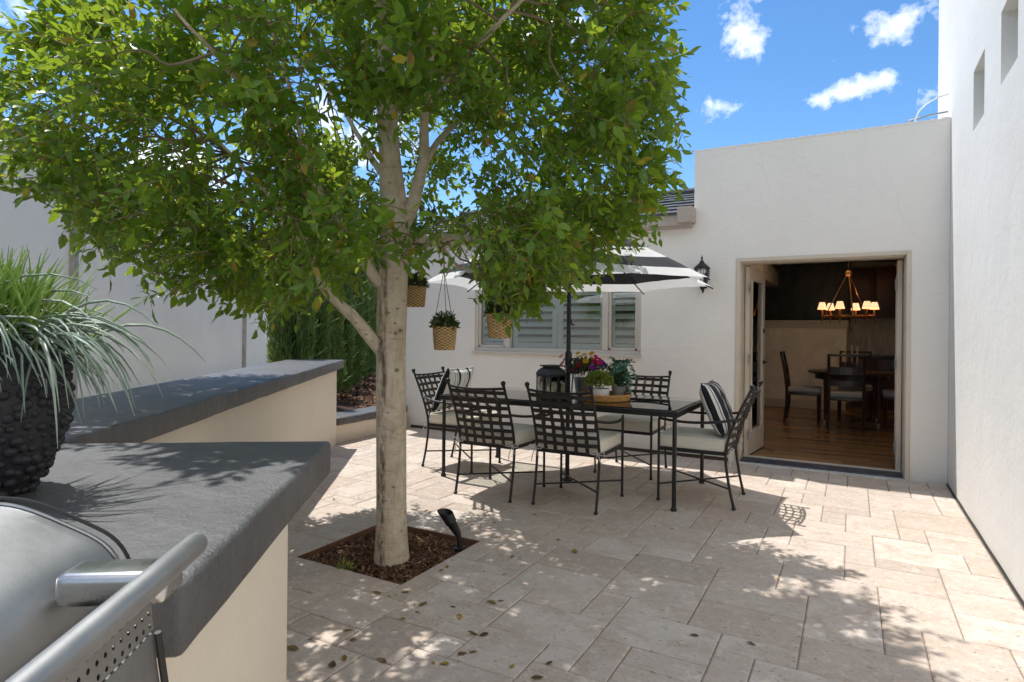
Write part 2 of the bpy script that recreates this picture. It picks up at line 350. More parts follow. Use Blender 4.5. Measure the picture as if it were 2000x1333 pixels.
def basketmat():
    t = NT('seagrass_weave'); sp = t.n.new('ShaderNodeSeparateXYZ'); t.k.new(t.tc.outputs['Object'], sp.inputs[0])
    n = t.noise(t.tc.outputs['Object'], 120, 4)
    an = t.math('ARCTAN2', sp.outputs['Y'], sp.outputs['X']); row = t.math('FLOOR', t.math('DIVIDE', sp.outputs['Z'], .0089))
    wv = t.math('MULTIPLY', t.math('COSINE', t.math('ADD', t.math('MULTIPLY', an, 12), t.math('MULTIPLY', row, math.pi))), .5)  # shade in the weave's recesses, put into the colour
    n = t.math('ADD', n, t.math('MULTIPLY', wv, .42))
    c = t.ramp(n, [(.22, (.13, .065, .022)), (.42, (.40, .24, .095)), (.58, (.58, .38, .165)), (.8, (.70, .50, .25))]); t.set('Base Color', c); t.set('Roughness', .75)
    t.bump(t.noise(t.tc.outputs['Object'], 260, 3), .5, .002); return t.mat
def woodfloor():
    t = NT('oak_board'); r = t.rnd(); v = t.vmath('ADD', t.pos, t.vmath('MULTIPLY', t.oi.outputs['Location'], (3.3, 0, 0)))
    g = t.noise(t.scalev(v, 1.4, 26, 5), 1, 6, .6, .4); c = t.ramp(g, [(.3, (.26, .14, .06)), (.5, (.42, .24, .11)), (.72, (.54, .34, .175))])
    c = t.mix(t.math('MULTIPLY', r, .75), c, (.15, .075, .032)); t.set('Base Color', c); t.set('Roughness', .24); t.bump(g, .1, .002); return t.mat

M = {}
M['white'] = stucco('white_stucco', (.86, .815, .745), .05, (.62, .58, .50))
M['wing'] = stucco('wing_stucco', (.78, .765, .725), .04, (.66, .63, .57), .24)
M['cream'] = stucco('cream_stucco', (.85, .76, .62), .08, (.60, .48, .35))
M['neigh'] = stucco('neighbour_stucco', (.92, .84, .735), .10, (.70, .63, .55))
M['cap'] = capmat(); M['trav'] = travertine(); M['mulch'] = mulchmat(); M['bark'] = barkmat()
M['sand'] = simple('joint_sand', (.26, .205, .16), .95, var=.3, vs_=30, spec=.1)
M['soil'] = simple('soil', (.075, .045, .03), .95, var=.35, vs_=25, bs=120, bstr=.6, bd=.01, spec=.1)
M['earth'] = simple('dry_earth', (.28, .235, .19), .95, var=.25, vs_=3, bs=40, bstr=.5, bd=.02, spec=.1)
M['iron'] = simple('black_iron', (.022, .021, .021), .42, .35, var=.25, vs_=20, bs=180, bstr=.15, bd=.001)
M['strap'] = simple('bronze_strap', (.030, .024, .021), .48, .35, var=.25, vs_=20, bs=180, bstr=.12, bd=.001)
M['black'] = simple('black_plastic', (.012, .012, .013), .45, bs=200, bstr=.1, bd=.001)
M['frame'] = simple('taupe_frame', (.62, .535, .425), .55, var=.05, bstr=.05)
M['winframe'] = simple('cream_vinyl', (.62, .565, .49), .5, var=.04, bstr=.03)
M['shutter'] = simple('pale_shutter', (.90, .925, .915), .5, var=.03, bstr=.03)
M['dark'] = simple('dark_void', (.05, .045, .04), .9, bstr=0)
M['tile'] = simple('slate_roof_tile', (.055, .058, .062), .7, var=.35, vs_=8, bs=60, bstr=.35, bd=.006)
M['fascia'] = simple('tan_fascia', (.44, .37, .31), .75, var=.12)
M['steel'] = steelmat('brushed_steel', (.47, .47, .46), .38); M['chrome'] = steelmat('polished_steel', (.55, .55, .54), .2)
M['galv'] = simple('galvanised', (.36, .37, .37), .45, .7, var=.3, vs_=22)
M['cushion'] = cloth('oat_cushion', (.74, .69, .58)); M['tie'] = cloth('tie_tape', (.55, .51, .44))
M['canwhite'] = cloth('canopy_white', (.80, .79, .76), trans=.30); M['canblack'] = cloth('canopy_black', (.020, .020, .023), trans=.12)
M['basket'] = basketmat(); M['rope'] = simple('jute_rope', (.30, .20, .10), .9, var=.25, bs=300, bstr=.5, bd=.001)
M['rattan'] = simple('rattan', (.58, .30, .09), .6, var=.25, vs_=60, bs=200, bstr=.5, bd=.002, obj=True)
M['pot'] = simple('cast_pot', (.024, .024, .026), .6, var=.3, vs_=30, bs=160, bstr=.5, bd=.003)
M['whitepot'] = simple('white_ceramic', (.74, .72, .68), .4, var=.04, bstr=.05)
M['glass'] = glass('window_glass', (.95, .985, .985), 1.5, .0, .07); M['tglass'] = glass('table_glass', (.88, .92, .90), 1.5, .0, .06)
M['candle'] = simple('ivory_wax', (.80, .70, .42), .5, var=.05, bstr=0)
M['leaf'] = leafmat('ficus_leaf', [(0, (.045, .125, .016)), (.3, (.07, .185, .022)), (.6, (.11, .25, .03)), (.85, (.19, .33, .04)), (1, (.30, .40, .05))], .50, .32, .5, (.50, .60, .035), True, .035)
M['cyp'] = leafmat('cypress_needle', [(0, (.07, .14, .04)), (.5, (.13, .23, .07)), (.85, (.21, .32, .10)), (.95, (.24, .26, .09)), (1, (.20, .12, .06))], .42, .6, .3, (.34, .42, .10))
M['grass'] = leafmat('green_blade', [(0, (.22, .36, .08)), (.4, (.34, .52, .11)), (.8, (.44, .62, .16)), (1, (.55, .60, .26))], .4, .4, .5, (.35, .50, .08))
M['grey_grass'] = leafmat('blue_green_blade', [(0, (.20, .28, .21)), (.5, (.30, .38, .29)), (1, (.46, .52, .40))], .2, .35, .5, (.24, .30, .18))
M['herb'] = leafmat('herb_leaf', [(0, (.028, .055, .022)), (.5, (.055, .09, .03)), (1, (.11, .15, .05))], .3, .5)
M['lime'] = leafmat('lime_leaf', [(0, (.13, .19, .02)), (.5, (.24, .30, .04)), (1, (.45, .48, .16))], .3, .45)
M['euc'] = leafmat('eucalyptus_leaf', [(0, (.035, .14, .085)), (.5, (.06, .19, .12)), (1, (.20, .32, .24))], .25, .45, .5, (.10, .28, .14))
M['dry'] = leafmat('dry_leaf', [(0, (.08, .035, .015)), (.45, (.17, .085, .025)), (.75, (.36, .20, .03)), (1, (.45, .33, .05))], .15, .6)
for k, c in dict(fuchsia=(.62, .02, .16), red=(.50, .015, .02), yellow=(.85, .48, .02), purple=(.22, .03, .26), pink=(.75, .22, .26)).items():
    M[k] = leafmat(k + '_petal', [(0, tuple(x * .75 for x in c)), (1, c)], .25, .6, .3, c)

# ------------------------------------------------------------------ ground and patio
U = 0.1524; GX, GY = .84 * U, .20 * U
PIT = (-18, -13, 16, 21)                                   # in paver units
def ux(i): return GX + (i - 1) * U
def uy(j): return GY + j * U
PX0, PX1, PY0, PY1 = ux(-18), ux(-13), uy(16), uy(21)
XR, YB = .7415, 6.52
def inside_patio(x, y):                                    # right of the garden wall and of the outdoor kitchen
    n = math.cos(THL) * x + math.sin(THL) * y; l = -math.sin(THL) * x + math.cos(THL) * y
    if l > 1.75: return n > -1.30 and x > -5.20
    return n > -.50
g = MB(); g.add([(-400, -400, -.30), (400, -400, -.30), (400, 600, -.30), (-400, 600, -.30)], [(0, 1, 2, 3)])
o = g.build('ground', M['earth'], smooth=0); tag(o, 'bare dry earth stretching out beyond the walls', 'ground', kind='structure')
patio = thing('patio', 'beige stone paving laid in mixed rectangles across the courtyard', 'patio', (0, 0, 0), kind='structure')
bed = MB(); f0 = lambda u, v, w: (u, v, w)
wall(bed, [-6.2, XR + .2], [-3.0, YB + .22], [(PX0, PX1, PY0, PY1)], -.20, -.0058, f0)
bed.build('bedding_sand', M['sand'], patio, smooth=0)
LAYING = r'''00232023401250328023:032=012>023@023B032E022G033J033M022O032R023T023V032Y023[03242216223:221<223B212C232F212M232P222V232[2330333333283129323;312>312?323A312G323I323K322R333U312Y321B421D432M421O423Q412V421X423Z412352255217522;523=522A532K533N512U532[521]5120622261156239622?621D622F622H623J612Q623S622Z63327327723=733@722B721N732U721W732]71208229812:823<812B832E832J832M812S832V81229224932@923H922N921P932W923Y932\9220:217:32<:21>:22B:23D:32G:12J:21L:32O:12S:21U:220;323;225;21:;32=;12H;32K;12P;23R;32Y;22[;335<328<21><32A<11D<23F<21L<22N<22U<33X<120=232=328=119=22;=32A=32F=12G=23I=32R=23T=12Y=215>217>23>>32L>33O>32X>22Z>23\>222?224?236?129?12:?23<?21A?22C?23E?21I?32T?23V?210@21<@12=@23?@23E@32H@12O@23Q@32V@12W@23Y@12\@12]@120A333A126A228A21AA22IA22KA33NA12ZA214B218B32;B23CB32FB12GB21QB23SB22UB21YB23[B323C215C32=C12>C21@C32GC32JC12NC23PC12UC33XC120D232D338D21:D12>D23CD21ED23KD32SD23[D21]D125E217E239E12;E11<E23@E22BE23DE12GE22IE23PE32XE21ZE325F22:F21KF23MF23OF12UF11VF32YF12]F120G323G219G23;G12>G32AG12DG21FG23HG12PG21RG23TG21ZG323H326H238H12<H21BH32EH12IH21OH32TH12UH33XH22]H110I32;I23=I32@I23HI22JI21LI21NI12ZI21\I213J235J128J23:J12BJ22DJ32GJ11JJ32MJ12OJ21QJ22SJ23XJ32[J23]J120K326K21=K32GK32NK32UK325L237L12:L22<L11@L32CL23EL22JL21LL22QL22XL32]L120M232M234M128M21<M23>M22GM21IM32NM11OM22SM32VM21[M237N219N32@N21BN12EN32HN12LN32QN11RN12VN33YN22]N124O236O32>O32AO12CO23IO21KO12OO32SO21UO120P333P129P23;P32BP12EP12LP21NP12RP32YP11ZP22\P216Q238Q12>Q21@Q23KQ32OQ21QQ12UQ21WQ32\Q233R215R12;R23=R23?R12BR21DR21NR32RR21TR32ZR230S232S328S21:S12BS33ES12KS12LS23QS32WS23YS125T217T32?T23AT12NT32TT32\T212U234U32:U23<U23>U12EU22GU23IU32QU32YU23[U320V227V239V12AV21CV23LV11MV22OV22TV21VV324W216W12>W23@W23BW12EW22IW12JW33QW21SW32[W320X323X235X129X21;X23=X12GX21MX12NX21PX33VX21XX326Y218Y32BY21DY23FY22HY21NY23SY23UY32[Y22]Y120Z325Z217Z12=Z23?Z22AZ23CZ12HZ12IZ21KZ32XZ12YZ213[326[128[21:[23<[12F[21I[22P[23R[12U[12V[21Y[32\[220\327\219\12?\23C\21E\23G\22K\22M\23O\12S\21V\323]215]328]12<]32A]33D]12I]21R]22T]22Y]21[]320^222^329^21;^12G^32J^23L^12O^32V^21X^23Z^125_237_32:_12<_21>_22@_11D_32M_21R_32U_23W_12[_21]_120`323`22;`32@`23B`21G`23I`12L`22N`22P`21Z`337a229a21>a22Ba12Ca23Ea22Ja21Pa32Sa22Wa21Ya12]a120b323b124b236b129b32<b21Ib23Kb23Mb32Ub12Vb327c21<c32?c22Ac21Ec32Hc12Pc23Rc32Yc33\c220d232d216d238d32;d12Ad33Dd12Md32Ud21Wd232e335e12<e22>e23@e12Ee21Ge32Je23Le12Re23Te23Ve12\e228f23:f22Df32Mf21Of23Qf12Yf21[f120g235g32<g23@g23Bg22Gg33Lg32Vg21Xg23Zg12\g212h32:h22>h22Dh21Fh12Jh22Qh23Sh22Uh23Wh12[h21]h115i227i33Bi32Ei12Li23Ni23Pi12Zi22\i230j121j223j22:j12;j22=j22?j32Fj32Ij32Sj22Wj325k21Bk21Dk21Pk21Rk11Uk21Zk21'''     # laying plan of the mixed sizes: column, row, width, depth in six-inch units
def make_pavers():
    pieces = [(ord(LAYING[k]) - 48 - 40, ord(LAYING[k + 1]) - 48 - 16, int(LAYING[k + 2]), int(LAYING[k + 3])) for k in range(0, len(LAYING), 4)]
    out = []
    for (i, j, a, b) in pieces:
        x0, x1, y0, y1 = ux(i), ux(i + a), uy(j), uy(j + b)
        x1 = min(x1, XR - .012); y1 = min(y1, YB - .004)
        if x1 - x0 < .03 or y1 - y0 < .03: continue
        cx, cy = (x0 + x1) / 2, (y0 + y1) / 2
        if cy < -2.5 or not (inside_patio(cx, cy) or inside_patio(x1, y0) or inside_patio(x1, y1)): continue
        out.append((x0, x1, y0, y1))
    return out
def paver_geo(w, d):
    gap = .0024; e = .0055; a, b = w / 2 - gap, d / 2 - gap
    v = [(-a, -b, -.03), (a, -b, -.03), (a, b, -.03), (-a, b, -.03), (-a, -b, -e * .8), (a, -b, -e * .8), (a, b, -e * .8), (-a, b, -e * .8),
         (-a + e, -b + e, 0), (a - e, -b + e, 0), (a - e, b - e, 0), (-a + e, b - e, 0)]
    f = [(8, 9, 10, 11)]
    for k in range(4):
        q = (k + 1) % 4; f += [(k, q, q + 4, k + 4), (k + 4, q + 4, q + 8, k + 8)]
    return v, f
pv = make_pavers(); cache = {}
def vis_size(p):
    cx, cy = (p[0] + p[1]) / 2, (p[2] + p[3]) / 2; x, y, z = proj((cx, cy, 0))
    if z < .3: return -1
    s = (p[1] - p[0]) * (p[3] - p[2]) / z ** 3
    return s if (-60 < x < 2060 and 700 < y < 1420) else s * 1e-4
pv.sort(key=vis_size, reverse=True)
rest = MB(); prnd = random.Random(5)
for k, (x0, x1, y0, y1) in enumerate(pv):
    w, d = round(x1 - x0, 3), round(y1 - y0, 3); cx, cy = (x0 + x1) / 2, (y0 + y1) / 2; z = prnd.uniform(-.0012, .0012)
    if k < 300:
        if (w, d) not in cache:
            v, f = paver_geo(w, d); me = bpy.data.meshes.new('paver'); me.from_pydata(v, [], f); me.materials.append(M['trav']); me.update(); cache[w, d] = me
        o = link('paver', cache[w, d], patio, (cx, cy, z)); o.rotation_euler = (prnd.gauss(0, .0022), prnd.gauss(0, .0022), prnd.gauss(0, .002))
    else:
        v, f = paver_geo(w, d); rest.add([(a + cx, b + cy, c + z) for a, b, c in v], f)
if rest.v: tag(rest.build('paver_field', M['trav'], patio, smooth=0), kind='stuff')
pe = MB()
for (a, b) in (((PX0, PY0), (PX1, PY0)), ((PX1, PY0), (PX1, PY1)), ((PX1, PY1), (PX0, PY1)), ((PX0, PY1), (PX0, PY0))):
    pe.bar((a[0], a[1], -.043), (b[0], b[1], -.043), .006, .075)
pe.build('pit_edging', simple('rusty_edging', (.16, .075, .04), .85, var=.3), patio, smooth=0)

# wood chips: thin curled flakes
def chips(n, sampler, size=(.012, .045), seed=3):
    r = np.random.default_rng(seed); P = sampler(n, r); n = len(P)
    L = r.uniform(*size, n); Wd = L * r.uniform(.22, .5, n); th = r.uniform(0, 2 * np.pi, n); ti = r.normal(0, .38, n); tj = r.normal(0, .38, n)
    ax = np.stack([np.cos(th) * np.cos(ti), np.sin(th) * np.cos(ti), np.sin(ti)], 1); ay = np.stack([-np.sin(th) * np.cos(tj), np.cos(th) * np.cos(tj), np.sin(tj)], 1)
    nz = np.cross(ax, ay); h = .0035
    V = np.zeros((n, 6, 3)); 
    for k, (a, b, c) in enumerate(((-.5, -.5, 0), (.5, -.35, 0), (.5, .4, 0), (-.5, .5, 0), (-.1, 0, 1), (.25, .05, .9))):
        V[:, k] = P + ax * (L * a)[:, None] + ay * (Wd * b)[:, None] + nz * (h * c)
    T = np.array([(0, 1, 5), (0, 5, 4), (1, 2, 5), (2, 3, 4), (2, 4, 5), (3, 0, 4)])
    F = (np.arange(n)[:, None, None] * 6 + T[None]).reshape(-1, 3); return V.reshape(-1, 3), F
pit = thing('tree_pit_mulch', 'square of brown bark chips around the foot of the tree', 'mulch', ((PX0 + PX1) / 2, (PY0 + PY1) / 2, -.06), kind='stuff')
gx = 14; mb = MB(); vs_ = []
for j in range(gx + 1):
    for i in range(gx + 1):
        x = PX0 + .004 + (PX1 - PX0 - .008) * i / gx; y = PY0 + .004 + (PY1 - PY0 - .008) * j / gx; e = min(i, gx - i, j, gx - j) / (gx / 2)
        vs_.append((x - pit.location.x, y - pit.location.y, .012 + .03 * min(1, e * 1.6) + .02 * (mnoise.noise((x * 6, y * 6, 0))) * min(1, e * 3)))
mb.add(vs_, [(j * (gx + 1) + i, j * (gx + 1) + i + 1, (j + 1) * (gx + 1) + i + 1, (j + 1) * (gx + 1) + i) for j in range(gx) for i in range(gx)])
mb.build('soil', M['soil'], pit)
def pit_sampler(n, r):
    x = r.uniform(PX0 + .02, PX1 - .02, n); y = r.uniform(PY0 + .02, PY1 - .02, n); e = np.minimum.reduce([x - PX0, PX1 - x, y - PY0, PY1 - y]) / ((PX1 - PX0) / 2)
    z = -.06 + .018 + .03 * np.minimum(1, e * 1.6) + r.uniform(0, .012, n); return np.stack([x, y, z], 1) - np.array(pit.location)
V, F = chips(5200, pit_sampler, (.012, .042)); link('chips', tri_mesh('chips', V, F, M['mulch']), pit)
tag(pit.children[1], kind='stuff')
# ------------------------------------------------------------------ house with the door and the shuttered window
def yx(px, y, py=650):                                    # world x seen at column px on the plane Y = y
    d = FW + RT * ((px - 1000) / FPX) - UP * ((py - 647.2) / FPX); return d.x * y / d.y
XP, ZP, ZE = -1.454, 3.197, 2.46                           # parapet block, its top, eaves
HX0 = -5.50
D0, D1, DZ = -1.03, .462, 2.061
W0, W1, WZ0, WZ1 = -4.16, -2.013, 1.05, 1.98
house = thing('house', 'white stucco house with dark tiled eaves, shuttered window and open double door', 'house', (-2.4, YB, 0))
HL = -Vector(house.location)
mb = MB()
wall(mb, [HX0, XR - .002], [-.15, ZP], [(D0, D1, -.02, DZ), (W0, W1, WZ0, WZ1), (HX0, XP, ZE, ZP)], YB, YB + .25, lambda u, v, w: (u, w, v))
wall(mb, [YB + .25, 12.9], [-.15, ZE], [], HX0, HX0 + .2, lambda u, v, w: (w, u, v))
wall(mb, [YB + .25, 12.9], [2.2, ZP], [], XP, XP + .2, lambda u, v, w: (w, u, v))
mb.build('wall', M['white'], house, smooth=0, loc=HL)
# rough, slightly uneven lip of stucco along the parapet
mb = MB(); n = 90
for k in range(n):
    a = XP - .004 + (XR - XP) * k / n; b = XP - .004 + (XR - XP) * (k + 1) / n; h = .010 + .010 * mnoise.noise((k * .6, 0, 0)); d = .004 + .004 * mnoise.noise((k * .7, 5, 0))
    mb.box(a, b, YB - d, YB + .25, ZP - .004, ZP + h + (.006 if k % 11 == 0 else 0))
mb.build('parapet_lip', M['white'], house, smooth=0, loc=HL)
mb = MB(); mb.box(HX0 + .35, D0 - .06, YB - .012, YB, -.014, .035); mb.build('baseboard', simple('dark_base', (.055, .035, .022), .8), house, smooth=0, loc=HL)
mb = MB(); mb.box(XP + .2, 1.3, YB + .25, 13, 2.62, 2.8); mb.box(1.16, 1.3, 7.52, 13, -.1, 2.62); mb.box(-3.2, 1.3, 12.9, 13.1, -.1, 2.9)
mb.box(HX0 + .2, -3.0, 8.6, 8.8, -.1, 2.4); mb.box(HX0 + .2, -1.6, YB + .25, 8.6, 2.36, 2.46); mb.box(-1.62, -1.52, YB + .25, 9.4, -.1, 2.62); mb.box(-3.3, -3.1, 8.8, 13, -.1, 2.5); mb.box(-3.1, XP + .2, 9.4, 12.9, 2.5, 2.62)
mb.build('room_shell', simple('interior_paint', (.62, .57, .50), .8, bstr=.05), house, smooth=0, loc=HL)
# roof: courses of flat tiles over a deck, left of the parapet block
mb = MB(); RY0, RZ0, RY1, RZ1 = YB - .10, 2.56, 8.55, 3.235
sl_ = (RZ1 - RZ0) / (RY1 - RY0)
mb.add([(HX0 - .25, RY0, RZ0 - .03), (XP - .004, RY0, RZ0 - .03), (XP - .004, RY1, RZ1 - .03), (HX0 - .25, RY1, RZ1 - .03),
        (HX0 - .25, 10.6, RZ0 - .03), (XP - .004, 10.6, RZ0 - .03), (HX0 - .25, RY0, RZ0 - .09), (XP - .004, RY0, RZ0 - .09), (HX0 - .25, 10.6, RZ0 - .09), (XP - .004, 10.6, RZ0 - .09)],
       [(0, 1, 2, 3), (3, 2, 5, 4), (0, 6, 7, 1), (4, 5, 9, 8), (6, 8, 9, 7), (0, 3, 4, 8, 6), (1, 7, 9, 5, 2)])
roof = mb.build('roof', M['tile'], house, smooth=0, loc=HL)
tw, tl_ = .30, .30
tme = MB(); tme.box(-tw / 2 + .003, tw / 2 - .003, 0, tl_ + .06, 0, .026)
tobj = tme.build('roof_tile', M['tile'], roof, smooth=0); tme_ = tobj.data; first = True
trd = random.Random(9)
ncol = int((XP - HX0 + .25) / tw)
for c in range(7):
    for k in range(ncol):
        y = RY0 - .03 + c * tl_; z = RZ0 - .028 + (y - RY0) * sl_ + .004; x = XP - .012 - tw / 2 - k * tw - (tw / 2 if c % 2 else 0) * .98
        if x < HX0 - .1: continue
        o = tobj if first else link('roof_tile', tme_, roof); first = False
        o.location = (x, y, z + trd.uniform(0, .006)); o.rotation_euler = (math.atan(sl_) - .055, trd.gauss(0, .008), trd.gauss(0, .008))
mb = MB(); mb.tube([(HX0 - .25, RY1, RZ1 + .0), (XP - .02, RY1, RZ1 + .0)], .06, 10); mb.build('ridge', M['tile'], house, loc=HL)
mb = MB(); mb.box(HX0 - .25, XP - .006, RY0 - .018, RY0 + .004, 2.42, RZ0 - .012); mb.build('fascia', M['fascia'], house, smooth=0, loc=HL)
mb = MB(); mb.box(XP - .14, XP + .022, RY0 - .075, YB - .003, 2.44, 2.60); mb.build('eave_return', M['fascia'], house, loc=HL, bevel=.012)
mb = MB(); mb.box(HX0 - .2, XP - .008, RY0 + .004, YB - .003, 2.40, 2.425); mb.build('soffit', M['fascia'], house, smooth=0, loc=HL)

# window: fixed frame, three lights, plantation shutters behind the glass
wnd = thing('window', None, None, HL + Vector((W0, YB, WZ0))); wnd.parent = house
WL = -Vector((W0, YB, WZ0))
mb = MB(); yf, yb = YB + .012, YB + .075; t = .045
mb.box(W0, W1, yf, yb, WZ0, WZ0 + t); mb.box(W0, W1, yf, yb, WZ1 - t, WZ1); mb.box(W0, W0 + t, yf, yb, WZ0 + t, WZ1 - t); mb.box(W1 - t, W1, yf, yb, WZ0 + t, WZ1 - t)
mu = [-3.69, -2.43]
for x in mu: mb.box(x - .035, x + .035, yf - .006, yb, WZ0 + t, WZ1 - t)
for a, b in ((W0 + t, mu[0] - .035), (mu[1] + .035, W1 - t)):
    for x0, x1, z0, z1 in ((a, a + .03, WZ0 + t, WZ1 - t), (b - .03, b, WZ0 + t, WZ1 - t), (a, b, WZ0 + t, WZ0 + t + .03)): mb.box(x0 + .001, x1 - .001, yf + .012, yb - .01, z0 + .001, z1)
mb.build('window_frame', M['winframe'], wnd, loc=WL, bevel=.004, seg=1)
mb = MB(); mb.box(W0 - .03, W1 + .012, YB - .028, YB + .012, WZ0 - .03, WZ0 - .001); mb.build('sill', M['winframe'], wnd, loc=WL, bevel=.004)
for a, b in ((W0 + t, mu[0] - .036), (mu[0] + .036, mu[1] - .036), (mu[1] + .036, W1 - t)):
    mb = MB(); mb.box(a, b, YB + .052, YB + .056, WZ0 + t, WZ1 - t); mb.build('pane', M['glass'], wnd, loc=WL, smooth=0)
lv = None
for a, b in ((W0 + .02, -3.70), (-3.66, -3.055), (-3.05, -2.45), (-2.41, W1 - .02)):
    ys = YB + .085; st = .068
    mb = MB(); mb.box(a, a + st, ys, ys + .03, WZ0 + .01, WZ1 - .01); mb.box(b - st, b, ys, ys + .03, WZ0 + .01, WZ1 - .01)
    mb.box(a + st, b - st, ys, ys + .03, WZ0 + .01, WZ0 + .115); mb.box(a + st, b - st, ys, ys + .03, WZ1 - .10, WZ1 - .01)
    sh = mb.build('shutter', M['shutter'], wnd, loc=WL, bevel=.003, seg=1)
    z = WZ0 + .155
    while z < WZ1 - .12:
        mb = MB(); w = b - a - 2 * st - .004
        mb.lathe([(1e-4, 0)], 3) if False else None
        prof = [(-.042, 0), (-.02, .0055), (.02, .0055), (.042, 0), (.02, -.0055), (-.02, -.0055)]
        vs2 = [(sx * w / 2, py_, pz) for sx in (-1, 1) for (py_, pz) in prof]
        mb.add(vs2, [tuple(range(6)), tuple(range(11, 5, -1))] + [(i, i + 6, (i + 1) % 6 + 6, (i + 1) % 6) for i in range(6)])
        # louvre is a sub-part of its shutter
        lo = mb.build('louver', M['shutter'], sh, smooth=50); lo.location = ((a + b) / 2, ys + .015, z); lo.rotation_euler = (R(46), 0, 0)
        z += .0915
mb = MB(); mb.box(W0 - .1, W1 + .1, YB + .60, YB + .62, WZ0 - .3, WZ1 + .2); mb.build('room_shade_sheet', simple('room_shade', (.10, .085, .07), .9, bstr=0), house, smooth=0, loc=HL)  # dark sheet behind the shutters, standing in for the unlit room's shade

# open double door
mb = MB(); fw = .040
for x0, x1, z0, z1 in ((D0, D0 + fw, -.02, DZ), (D1 - fw, D1, -.02, DZ), (D0 + fw, D1 - fw, DZ - fw, DZ)):
    mb.box(x0, x1, YB - .012, YB + .03, z0, z1); 
    ins = .018
    mb.box(x0 + (0 if x0 == D0 else 0), x1, YB + .03, YB + .235, z0, z1) if False else None
mb.box(D0 + .012, D0 + .048, YB + .031, YB + .24, -.02, DZ - .012); mb.box(D1 - .048, D1 - .012, YB + .031, YB + .24, -.02, DZ - .012); mb.box(D0 + .049, D1 - .049, YB + .031, YB + .24, DZ - .05, DZ - .012)
mb.build('door_frame', M['frame'], house, loc=HL, bevel=.004, seg=1)
mb = MB(); mb.box(D0 + .05, D1 - .05, YB + .02, YB + .25, -.06, .022); mb.build('threshold', simple('worn_blue_sill', (.045, .055, .075), .55, var=.5, vs_=14), house, loc=HL, bevel=.008)
mb = MB(); mb.box(D0 + .01, D1 - .03, YB - .055, YB + .018, -.06, .008); mb.build('concrete_step', simple('pale_concrete', (.55, .55, .52), .9, var=.2, vs_=20), house, loc=HL, bevel=.006)
mb = MB(); mb.box(D0 + .05, D1 - .05, YB + .225, YB + .262, .0225, .034); mb.build('sill_strip', M['winframe'], house, loc=HL)
def door_leaf(hx, ang, side):
    lw = (D1 - D0) / 2 - .06; root = thing('door_leaf', None, None, HL + Vector((hx, YB + .235, .03)), ang); root.parent = house
    hgt = DZ - .09; th = .044; s = side
    def bx(mb, x0, x1, z0, z1, y0=-th / 2, y1=th / 2): mb.box(min(s * x0, s * x1), max(s * x0, s * x1), y0, y1, z0, z1)
    mb = MB(); bx(mb, 0, .11, 0, hgt); bx(mb, lw - .11, lw, 0, hgt); bx(mb, .11, lw - .11, 0, .24); bx(mb, .11, lw - .11, hgt - .13, hgt)
    mb.build('panel', M['frame'], root, bevel=.004, seg=1)
    mb = MB()
    for y in (-th / 2 - .006, th / 2 - .004): 
        for x0, x1, z0, z1 in ((.105, .125, .235, hgt - .125), (lw - .125, lw - .105, .235, hgt - .125), (.125, lw - .125, .235, .255), (.125, lw - .125, hgt - .145, hgt - .125)): bx(mb, x0, x1, z0, z1, y, y + .01)
    mb.build('glazing_bead', M['frame'], root, smooth=0)
    mb = MB(); bx(mb, .11, lw - .11, .24, hgt - .13, -.004, .004); mb.build('pane', M['glass'], root, smooth=0)
    mb = MB(); bx(mb, 0, lw, -.022, -.001, -.028, .028); mb.build('bottom_sweep', M['black'], root, smooth=0)
    for z in (.22, 1.0, 1.74):
        mb = MB(); bx(mb, -.028, .02, z - .05, z + .05, -th / 2 - .004, -th / 2 - .0005); mb.tube([(s * -.006, -th / 2 - .009, z - .05), (s * -.006, -th / 2 - .009, z + .05)], .008, 8); mb.build('hinge', M['galv'], root)
    mb = MB(); x = s * (lw - .06)
    for y in (-1, 1): mb.tube([(x, y * .022, .95), (x, y * .055, .95), (x - s * .10, y * .06, .95)], .010, 8); mb.tube([(x, y * .022, .95), (x, y * .028, .95)], .026, 12)
    for y in (-1, 1): mb.tube([(x, y * .022, 1.30), (x, y * .034, 1.30)], .026, 12)
    mb.build('handle', M['black'], root)
door_leaf(D0 + .075, R(84), 1); door_leaf(D1 - .075, R(-92.5), -1)

# dining room behind the door
fl = thing('dining_floor', 'brown oak boards on the dining room floor behind the open door', 'floor', (0, 9, 0), kind='structure')
fb = {}
frnd = random.Random(4); y = YB + .27
mbd = MB(); mbd.box(-3.1, 1.16, YB + .26, 12.9, -.08, -.012); mbd.build('subfloor', M['dark'], fl, smooth=0, loc=(0, -9, 0))
while y < 12.85:
    x = -1.5 - frnd.uniform(0, .8)
    while x < 1.15:
        L = frnd.choice((.9, 1.2, 1.5)); x1 = min(x + L, 1.155)
        key = round(x1 - x, 3)
        if key > .05:
            if key not in fb:
                mb = MB(); mb.box(-key / 2 + .0025, key / 2 - .0025, -.0605, .0605, -.012, .02); o = mb.build('floor_board', woodfloor() if not fb else fb_mat, fl, smooth=0); fb[key] = o.data; fb_mat = o.data.materials[0]
            else: o = link('floor_board', fb[key], fl)
            o.location = ((x + x1) / 2, y + .0635 - 9, 0)
        x = x1
    y += .127
hw = thing('half_wall', 'pale panelled half wall at the back of the dining room', 'wall', (-1.6, 11.75, 0), kind='structure')
mb = MB(); mb.box(-1.48, 1.52, 0, .14, 0, 1.50); mb.build('wall', simple('warm_paint', (.86, .80, .71), .7, bstr=.05), hw, smooth=0)
mb = MB(); mb.box(-1.49, 1.55, -.035, .17, 1.50, 1.54); mb.box(-1.485, 1.535, -.016, -.001, 1.40, 1.499); mb.build('ledge', M['winframe'], hw, bevel=.006)
